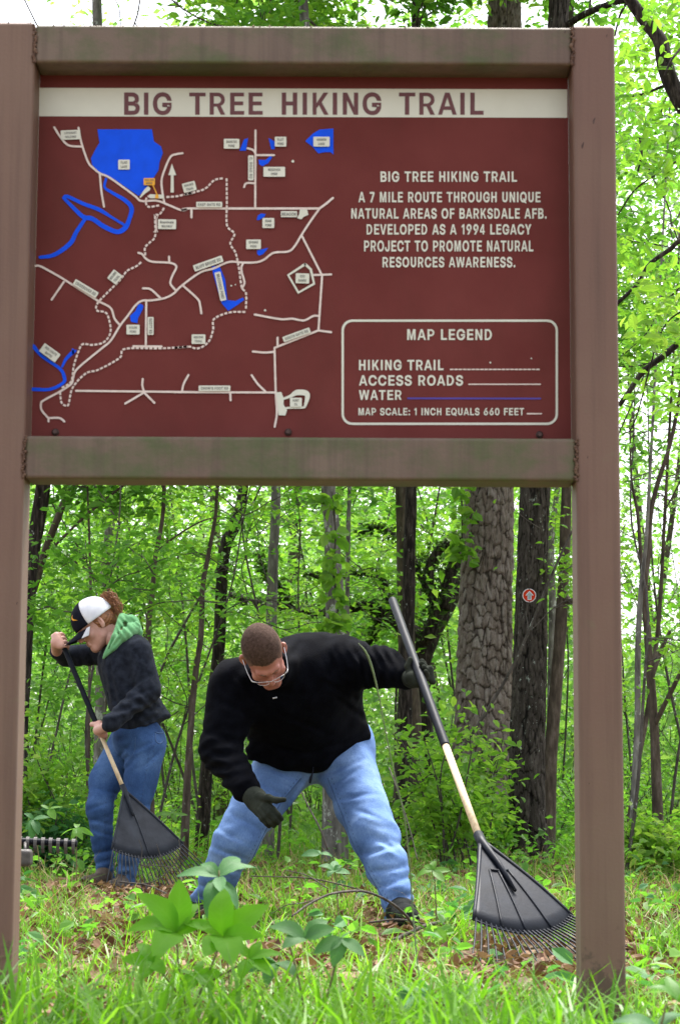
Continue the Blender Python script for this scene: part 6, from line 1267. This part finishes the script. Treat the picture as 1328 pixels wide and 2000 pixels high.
    # jeans
    def dn(G):
        d = .005 * nz(G, 9, 15) + .003 * nz(G, 20, 17) + .005 * np.abs(nz((G[0] + .5 * G[2], G[1], G[2] - .5 * G[0]), 13, 21)) ** .7 - .0025
        for a, b, Y, amp, wdt in ((206, 1680, 11.95, .008, .10), (198, 1590, 11.9, .006, .08), (250, 1480, 12, .005, .09), (262, 1590, 11.85, .005, .09), (243, 1700, 11.9, .008, .08)):
            c = m_(a, b, Y); k = np.exp(-((G[0] - c[0]) ** 2 + (G[2] - c[2]) ** 2) / wdt ** 2); d = d + amp * k * np.sin((G[2] + .22 * (G[0] - c[0]) * (1 if a % 2 else -1)) * 100 + 1.3 * nz(G, 15, a)) * np.clip(.5 + nz(G, 10, b), 0, 1)
        return d
    dn0 = dn
    def dn(G): return dn0(G) + crease(G, [((185, 1688), (226, 1676)), ((188, 1702), (228, 1692)), ((184, 1668), (224, 1660)), ((176, 1600), (222, 1612)), ((178, 1580), (215, 1568)), ((180, 1620), (224, 1634)), ((225, 1700), (262, 1688)), ((224, 1716), (260, 1704)), ((236, 1612), (285, 1600)), ((240, 1590), (290, 1574)), ((232, 1480), (262, 1450)), ((240, 1510), (272, 1480)), ((285, 1500), (312, 1470)), ((190, 1540), (232, 1552)), ((262, 1470), (300, 1450))], .009, .011, 11.9)
    Q = [('c', m_(266, 1440, 11.93), m_(268, 1440, 12.07), .132, .132, .05), ('c', m_(282, 1452, 11.93), m_(284, 1452, 12.05), .115, .115, .05), ('c', m_(245, 1462, 12.06), m_(207, 1525, 12.0), .110, .088, .025), ('c', m_(207, 1525, 12.0), m_(195, 1578, 11.93), .088, .072, .03), ('c', m_(195, 1578, 11.93), m_(207, 1712, 11.95), .070, .050, .03),
         ('c', m_(284, 1462, 11.9), m_(264, 1590, 11.86), .108, .074, .02), ('c', m_(264, 1590, 11.86), m_(243, 1732, 11.9), .072, .054, .03), ('&', m_(225, 1736, 11.9), (0, 0, -1))]
    jn = relt(sdf(Q, .0075, disp=dn), 1); mesh('jeans', [jn], M['denim_dark'], root)
    seam('stitching', jn, [(300, 1432), (292, 1470), (284, 1520), (276, 1570), (268, 1610)], .0014, M['stitch'], root, 80, dash=True)
    seam('stitching', jn, [(232, 1490), (214, 1540), (205, 1590), (207, 1640), (213, 1700)], .0014, M['stitch'], root, 80, dash=True)
    seam('seam', jn, [(265, 1440), (262, 1470), (240, 1500)], .002, M['seam'], root, 20)
    seam('pocket_edge', jn, [(303, 1430), (313, 1432), (321, 1430)], .0035, M['seam'], root, 12); seam('pocket_edge', jn, [(304, 1432), (305, 1447), (313, 1452), (319, 1447)], .0028, M['seam'], root, 16)
    seam('stitching', jn, [(301, 1455), (300, 1490), (306, 1500)], .0014, M['stitch'], root, 24, dash=True)
    mesh('wristband', [tube([m_(213, 1418, 11.652), m_(217, 1414, 11.652)], [.043, .044], 18)], M['yellow'], root)
    for (a, b, Y), (a2, b2, Y2) in (((203, 1722, 11.93), (168, 1728, 11.8)), ((243, 1732, 11.9), (222, 1738, 11.7))):
        h = m_(a, b, Y); t = m_(a2, b2, Y2); zg = float(gh(t[0], t[1])); h2 = V3(h[0], h[1], zg + .045); t2 = V3(t[0], t[1], zg + .035)
        mesh('shoe', [sdf([('c', h2, t2, .045, .034, .03), ('c', h2 + V3(0, 0, .04), h2, .042, .044, .03), ('&', V3(0, 0, zg + .003), (0, 0, -1))], .006)], M['boot'], root)
build_woman()
rake('dusty black fan rake held by the woman, tines on the ground before her', WT, WA, m_(217, 1661, 11.47), m_(357, 1651, 11.66), .27, 24, .66, .0145, .0115, M['plastic_dusty'], (.5,), .015)

# ------------------------------------------------------------------ toothed rake behind the left post
def tooth_rake():
    Y = 8.2; root = empty('garden_rake', tuple(P(-20, 1650, Y))); tag(root, 'black toothed rake head sticking out low beside the left post', 'rake')
    L, R = P(-190, 1632, Y + .05), P(151, 1648, Y); ux = (R - L) / np.linalg.norm(R - L)
    mesh('bar', [tube(np.array([L, R]), [.013, .013], 8)], M['foam'], root)
    for i in range(23):
        c = L + (R - L) * ((i + .6) / 23)
        pts = [c + V3(0, .014, .006), c + V3(0, -.002, .018), c + V3(0, -.018, .004), c + V3(0, -.017, -.022), c + V3(0, -.004, -.040)]
        q = catmull(np.array(pts), 10); V = []
        for k, p in enumerate(q):
            w_ = .0075 - .0016 * k / 9; nn = V3(0, -.0015, 0); V += [p - ux * w_ + nn, p + ux * w_ + nn, p + ux * w_ - nn, p - ux * w_ - nn]
        F = [(k * 4 + a, k * 4 + (a + 1) % 4, k * 4 + 4 + (a + 1) % 4, k * 4 + 4 + a) for k in range(9) for a in range(4)]
        mesh('tooth', [(np.array(V), F, [(0, 3, 2, 1), (36, 37, 38, 39)])], M['dark_metal'], root, smooth=False)
    hp = P(8, 1646, Y + .02); mesh('handle', [tube(np.array([V3(hp[0], hp[1], float(gh(hp[0], hp[1])) - .02), hp, hp + V3(-.01, .03, .6), hp + V3(-.02, .06, 1.15)]), .014, 10)], M['wood'], root)
    c0 = P(22, 1675, Y - .05); s = .5 * Y / F_PX
    o = mesh('clamp', [box((c0[0] - .09, Y - .10, P(55, 1691, Y)[2]), (P(67, 1675, Y)[0], Y - .01, P(55, 1658, Y)[2]))], M['dark_metal'], root, smooth=False); bevel(o, .014, 4)
    mesh('clamp_arm', [tube(np.array([P(50, 1660, Y - .06), P(50, 1646, Y)]), .006, 6)], M['dark_metal'], root)
tooth_rake()

# ------------------------------------------------------------------ trail marker on the oak
def marker():
    c = P(1033, 1163, 15.9); qd = 15.9 - .128; c = P(1033, 1163, qd); root = empty('trail_marker', tuple(c)); tag(root, 'round orange red disc with pale border and upward arrow nailed to the oak', 'trail marker')
    s = qd / F_PX; D = lambda a, b, h: c + V3(a * s, -h, -b * s)
    n = 32; ring = lambda r, h: [D(r * math.cos(2 * math.pi * k / n), r * math.sin(2 * math.pi * k / n), h) for k in range(n)]
    def disc(name, r, h, mt): 
        V = np.array(ring(r, h) + ring(r, h - .003) + [D(0, 0, h)]); k = np.arange(n); mesh(name, [(V, np.stack([k, (k + 1) % n, (k + 1) % n + n, k + n], 1), np.stack([k, np.full(n, 2 * n), (k + 1) % n], 1))], mt, root, smooth=False)
    disc('border', 13.4, .002, M['cap_white']); disc('face', 11.9, .0035, mat_plain('orange_red_paint', (.55, .035, .008), .7, spec=.15))
    ar = [(-7.8, 0), (0.5, -9), (8.5, 0), (4.2, 0), (4.2, 8.8), (-3.6, 8.8), (-3.6, 0)]
    mesh('arrow_border', [(np.array([D(a * 1.0, b, .005) for a, b in ar]), [(0, 6, 3), (0, 3, 1), (1, 3, 2), (6, 5, 4), (6, 4, 3)])], M['cap_white'], root, smooth=False)
    mesh('arrow', [(np.array([D(.3 + (a - .3) * .72, .4 + (b - .4) * .80, .0065) for a, b in ar]), [(0, 6, 3), (0, 3, 1), (1, 3, 2), (6, 5, 4), (6, 4, 3)])], mat_plain('grey_reflective', (.30, .34, .36), .4), root, smooth=False)
    for b in (-12, 12): mesh('nail', [tube([D(0, b, .0), D(0, b, .008)], .004, 8)], M['bolt'], root)
marker()

# ------------------------------------------------------------------ near plants, each broad leaf a part
def big_leaf(name, B, T, wd, nh, mat, parent, sag=.10, fold=.16, seed=0):
    B, T = np.asarray(B, float), np.asarray(T, float); d = T - B; L = np.linalg.norm(d); d = d / L; nh = np.asarray(nh, float); n = nh - d * (nh @ d); n /= np.linalg.norm(n); s = np.cross(n, d)
    ts = np.linspace(0, 1, 10); us = (-1, -.55, 0, .55, 1); V = []; LU = []; LT = []
    for t in ts:
        w_ = wd / 2 * (math.sin(math.pi * t ** .85) ** .75) * (1 - .18 * t) + .0006
        for u in us: LU.append(abs(u)); LT.append(t); V.append(B + d * L * t + s * w_ * u * (1 + .04 * math.sin(t * 37 + seed + u)) + n * (L * sag * (math.sin(math.pi * t) * .9 - .5 * t * t) + abs(u) * w_ * fold + .02 * wd * math.sin(t * 28 + seed) * abs(u)))
    F = [(j * 5 + i, j * 5 + i + 1, j * 5 + i + 6, j * 5 + i + 5) for j in range(9) for i in range(4)]
    return mesh(name, [(np.array(V), F)], mat, parent, attr={'lu': LU, 'lt': LT})
def veined(name, src, dark, light):
    m = src.copy(); m.name = name; nt = m.node_tree; b = nt.nodes['Principled BSDF']
    a = nt.nodes.new('ShaderNodeAttribute'); a.attribute_name = 'lu'; t = nt.nodes.new('ShaderNodeAttribute'); t.attribute_name = 'lt'
    def math_(op, x, y):
        n = nt.nodes.new('ShaderNodeMath'); n.operation = op
        for k, v in ((0, x), (1, y)):
            if isinstance(v, (int, float)): n.inputs[k].default_value = v
            else: nt.links.new(v, n.inputs[k])
        return n.outputs[0]
    s = math_('SUBTRACT', math_('MULTIPLY', t.outputs['Fac'], 8.5), math_('MULTIPLY', a.outputs['Fac'], 2.1)); fr = math_('FRACT', s, 0); side = math_('LESS_THAN', fr, .13); mid = math_('LESS_THAN', a.outputs['Fac'], .07); v = math_('MAXIMUM', side, mid)
    g = nt.nodes.new('ShaderNodeNewGeometry'); n = noise_n(nt, 25, 4)
    old = b.inputs['Base Color'].links[0].from_socket; mx = nt.nodes.new('ShaderNodeMix'); mx.data_type = 'RGBA'; mx.blend_type = 'MIX'
    nt.links.new(math_('MULTIPLY', v, .5), mx.inputs[0]); nt.links.new(old, mx.inputs[6]); mx.inputs[7].default_value = (*light, 1)
    m2 = nt.nodes.new('ShaderNodeMix'); m2.data_type = 'RGBA'; r = ramp(nt, [(.40, (0, 0, 0)), (.75, (.55, .55, .55))]); nt.links.new(n.outputs[0], r.inputs[0]); nt.links.new(r.outputs[0], m2.inputs[0]); nt.links.new(mx.outputs[2], m2.inputs[6]); m2.inputs[7].default_value = (*dark, 1)
    nt.links.new(m2.outputs[2], b.inputs['Base Color']); bump(nt, b, math_('SUBTRACT', 1.0, v), .0012, .7); return m
M['leaf_hick'] = veined('veined_bright_leaf', M['leaf_hick'], (.06, .20, .006), (.20, .42, .04)); M['leaf_teal_v'] = veined('veined_dark_leaf', M['leaf_teal'], (.015, .07, .02), (.14, .28, .12)); M['leaf_green_v'] = veined('veined_green_leaf', M['leaf_green'], (.03, .10, .01), (.20, .36, .10))
def whorl(root, node, tips, Y, mat, seed, wf=.42):
    rng = np.random.default_rng(seed); c = P(*node, Y)
    for k, (a, b, dz) in enumerate(tips):
        T = P(a, b, Y + dz); L = np.linalg.norm(T - c); big_leaf('leaf', c, T, L * wf * rng.uniform(.9, 1.12), V3(.35 * rng.normal(), -.62 + .3 * rng.normal(), .75), mat, root, sag=rng.uniform(.02, .20), seed=k)
def seedling(label, Y, base, stems, whorls, mat, cat='plant', wf=.42):
    b = P(*base, Y); zg = float(gh(b[0], Y)); root = empty('seedling', (b[0], Y, zg)); tag(root, label, cat)
    for pts in stems:
        q = [P(a, c, Y) for a, c in pts]; mesh('stem', [tube(catmull(np.array(q), 16), np.linspace(.0028, .0016, 16), 6)], M['stem'], root)
    for i, (node, tips) in enumerate(whorls): whorl(root, node, tips, Y, mat if not isinstance(mat, list) else mat[i % len(mat)], i * 7 + int(Y * 10), wf)
    return root
M['stem'] = mat_noise('reddish_green_stem', [(.3, (.10, .07, .03)), (.7, (.17, .16, .05))], 30, rough=.6)
seedling('bright green seedling with large palmate leaves before the man boot', 4.35, (365, 1990), [[(365, 2070), (362, 1960), (350, 1890), (345, 1822)], [(365, 2000), (395, 1930), (420, 1870), (437, 1830)], [(355, 1950), (325, 1910), (300, 1882)], [(405, 1920), (450, 1895), (488, 1874)]],
         [((345, 1822), [(272, 1742, -.03), (352, 1716, .03), (252, 1812, -.06), (408, 1798, .0), (300, 1862, -.12), (385, 1760, .06)]), ((437, 1830), [(436, 1732, .04), (358, 1800, 0), (523, 1765, .03), (512, 1826, -.03), (452, 1880, -.12), (400, 1866, -.1)]), ((385, 1905), [(330, 1900, 0), (440, 1905, 0), (420, 1935, -.04), (350, 1940, -.04), (395, 1875, .03)]), ((300, 1880), [(238, 1872, 0), (268, 1840, .03), (330, 1850, .03), (322, 1900, -.05), (270, 1915, -.05)]), ((488, 1872), [(450, 1842, .03), (510, 1838, .03), (552, 1862, 0), (530, 1905, -.04), (470, 1912, -.05)])], M['leaf_hick'], wf=.50)
seedling('taller bluish seedling with drooping leaves in front of the man ankle', 4.9, (450, 1980), [[(452, 2060), (450, 1950), (440, 1830), (428, 1760), (428, 1700)]],
         [((428, 1712), [(344, 1708, 0), (392, 1684, .04), (500, 1690, .03), (470, 1672, .08), (432, 1742, -.08)]), ((428, 1715), [(404, 1790, -.06), (466, 1775, -.05)])], M['leaf_teal_v'], wf=.40)
seedling('dark glossy seedling low in the centre foreground', 4.5, (600, 1990), [[(600, 2070), (592, 1960), (575, 1880), (560, 1830)], [(600, 2040), (640, 1940), (660, 1860), (668, 1832)]],
         [((596, 1832), [(528, 1806, 0), (552, 1850, -.05), (640, 1795, .03), (655, 1812, 0)]), ((668, 1832), [(612, 1862, -.02), (712, 1868, -.03), (650, 1888, -.03), (698, 1815, .03)]), ((540, 1880), [(470, 1866, 0), (520, 1925, -.06), (578, 1905, -.05), (470, 1895, -.03)])], [M['leaf_teal_v']], wf=.55)
seedling('small bluish leaved seedling right of the weed stalk base', 4.7, (800, 1990), [[(800, 2060), (798, 1985), (805, 1945)]], [((805, 1945), [(765, 1950, 0), (842, 1952, 0), (812, 1990, -.06), (780, 1925, .04), (835, 1930, .04)])], M['leaf_teal_v'], wf=.6)
seedling('large soft green leaves cut by the lower right corner', 3.5, (1290, 2080), [[(1290, 2150), (1285, 2040), (1300, 1960)]], [((1322, 1955), [(1262, 1925, 0), (1380, 1930, 0), (1300, 1905, .04)]), ((1285, 2010), [(1195, 1992, 0), (1340, 1978, .04), (1240, 2040, -.06)])], [M['leaf_green_v'], M['leaf_teal_v']], wf=.42)
seedling('low seedling with umbrella of leaves between the woman and the man', 12.5, (330, 1640), [[(332, 1680), (335, 1620), (338, 1592)]], [((338, 1590), [(300, 1592, 0), (316, 1600, -.1), (345, 1604, -.1), (368, 1592, 0), (340, 1580, .1)])], M['leaf_green_v'], wf=.34)
seedling('umbrella leaved seedling beside the toothed rake', 9.5, (150, 1680), [[(150, 1720), (150, 1660), (150, 1620)]], [((150, 1618), [(118, 1632, 0), (140, 1640, -.06), (162, 1640, -.06), (184, 1632, 0), (152, 1610, .08)])], M['leaf_green_v'], wf=.36)
seedling('broad leaved seedling above the toothed rake', 9.9, (80, 1660), [[(80, 1700), (72, 1640), (66, 1600)]], [((66, 1600), [(48, 1588, 0), (60, 1640, -.05), (98, 1596, 0), (76, 1630, -.05), (50, 1622, 0)]), ((96, 1580), [(80, 1572, 0), (124, 1576, 0), (110, 1600, -.05)])], [M['leaf_teal_v'], M['leaf_green_v']], wf=.5)
seedling('bluish leaved seedling between the man legs', 7.4, (660, 1760), [[(662, 1800), (658, 1740), (654, 1696)]], [((652, 1700), [(622, 1690, 0), (640, 1712, -.04), (668, 1690, 0), (684, 1706, -.03), (655, 1680, .05)]), ((625, 1668), [(588, 1670, 0), (615, 1660, .03), (650, 1672, 0)])], M['leaf_teal_v'], wf=.55)
seedling('green seedling just right of the man boot', 7.6, (850, 1760), [[(852, 1800), (850, 1740), (846, 1700)]], [((846, 1700), [(812, 1712, 0), (826, 1690, .03), (880, 1700, 0), (868, 1722, -.04), (848, 1680, .04)])], M['leaf_green_v'], wf=.5)

# ------------------------------------------------------------------ fallen twigs, bent sapling, weed stalk
def twig(name, label, cat, base, lines, mat):
    root = empty(name, base); tag(root, label, cat)
    for ln, w0, w1 in lines:
        q = catmull(np.array([P(*a) for a in ln]), 26); mesh('twig', [tube(q, np.linspace(w0, w1, 26) / 2 * ln[0][2] / F_PX, 6, True, rough_disp(.12, 3, 30, w0))], mat, root)
    return root
twig('bent_branch', 'thin dead branch arching over the grass in front of the man boots', 'branch', tuple(P(795, 1830, 7.0)), [
    ([(810, 1812, 7.2), (790, 1785, 7.1), (755, 1758, 7.0), (715, 1742, 6.9), (680, 1741, 6.8), (640, 1748, 6.7), (600, 1768, 6.6), (570, 1790, 6.5)], 6, 3.5),
    ([(715, 1742, 6.9), (690, 1734, 6.9), (640, 1722, 6.9), (590, 1714, 6.9), (520, 1712, 6.9), (490, 1711, 6.9)], 3, 2), ([(650, 1745, 6.7), (600, 1762, 6.7), (560, 1768, 6.7), (530, 1785, 6.7)], 2.5, 1.5), ([(640, 1735, 6.8), (600, 1710, 6.9), (560, 1700, 7.0)], 2.5, 1.5)], M['bark_branch'])
twig('fallen_stick', 'dark lichened stick lying by the man boot', 'stick', tuple(P(820, 1815, 7.4)), [([(765, 1838, 7.3), (800, 1822, 7.35), (830, 1808, 7.4), (862, 1800, 7.5), (882, 1786, 7.6)], 9, 6), ([(720, 1802, 7.5), (770, 1796, 7.5), (810, 1800, 7.45), (850, 1812, 7.4), (905, 1840, 7.2)], 4, 2.5), ([(860, 1800, 7.5), (885, 1815, 7.4), (910, 1838, 7.3)], 3, 2)], M['bark_branch'])
twig('dead_twigs', 'dead twiggy branch tangled in front of the woman rake', 'branch', tuple(P(330, 1740, 10.5)), [([(232, 1722, 10.8), (290, 1730, 10.7), (340, 1752, 10.5), (380, 1768, 10.3)], 3.5, 3), ([(262, 1728, 10.8), (300, 1722, 10.6), (330, 1700, 10.6), (352, 1670, 10.6), (350, 1640, 10.6)], 2.5, 1.5), ([(390, 1800, 9.6), (375, 1765, 9.8), (360, 1740, 10.0), (352, 1700, 10.3)], 3, 2), ([(275, 1690, 10.7), (278, 1660, 10.7), (272, 1640, 10.7)], 2, 1), ([(310, 1715, 10.6), (315, 1680, 10.6), (306, 1648, 10.6)], 2, 1), ([(275, 1690, 10.7), (320, 1692, 10.6), (360, 1700, 10.5)], 2, 1), ([(370, 1760, 10), (400, 1775, 10), (412, 1792, 9.9)], 4, 2)], M['bark_branch'])
twig('bare_stem', 'bare leaning stem rising between the man legs', 'stem', tuple(P(640, 1640, 11)), [([(640, 1660, 11), (625, 1618, 11), (605, 1580, 11.1), (585, 1540, 11.2), (578, 1525, 11.2)], 4, 2), ([(760, 1500, 10.5), (775, 1540, 10.4), (800, 1620, 10.3), (815, 1680, 10.2)], 3, 2)], M['bark_branch'])
def stalk():
    q = catmull(np.array([P(a, b, Y) for a, b, Y in ((828, 1975, 5.5), (815, 1880, 5.55), (806, 1780, 5.6), (800, 1690, 5.6), (790, 1600, 5.6), (772, 1520, 5.6), (755, 1440, 5.6), (742, 1370, 5.6), (728, 1310, 5.6), (715, 1275, 5.6), (700, 1256, 5.6))]), 60)
    root = empty('weed_stalk', tuple(q[0])); tag(root, 'tall thin green weed stalk crossing in front of the man', 'weed'); mesh('stem', [tube(q, np.concatenate([np.linspace(.0022, .0016, 40), np.linspace(.0018, .0030, 12), np.linspace(.003, .0008, 8)]), 6)], M['stalk'], root)
M['stalk'] = mat_noise('green_stalk', [(.3, (.06, .09, .03)), (.7, (.13, .20, .06))], 20, rough=.6)
stalk()
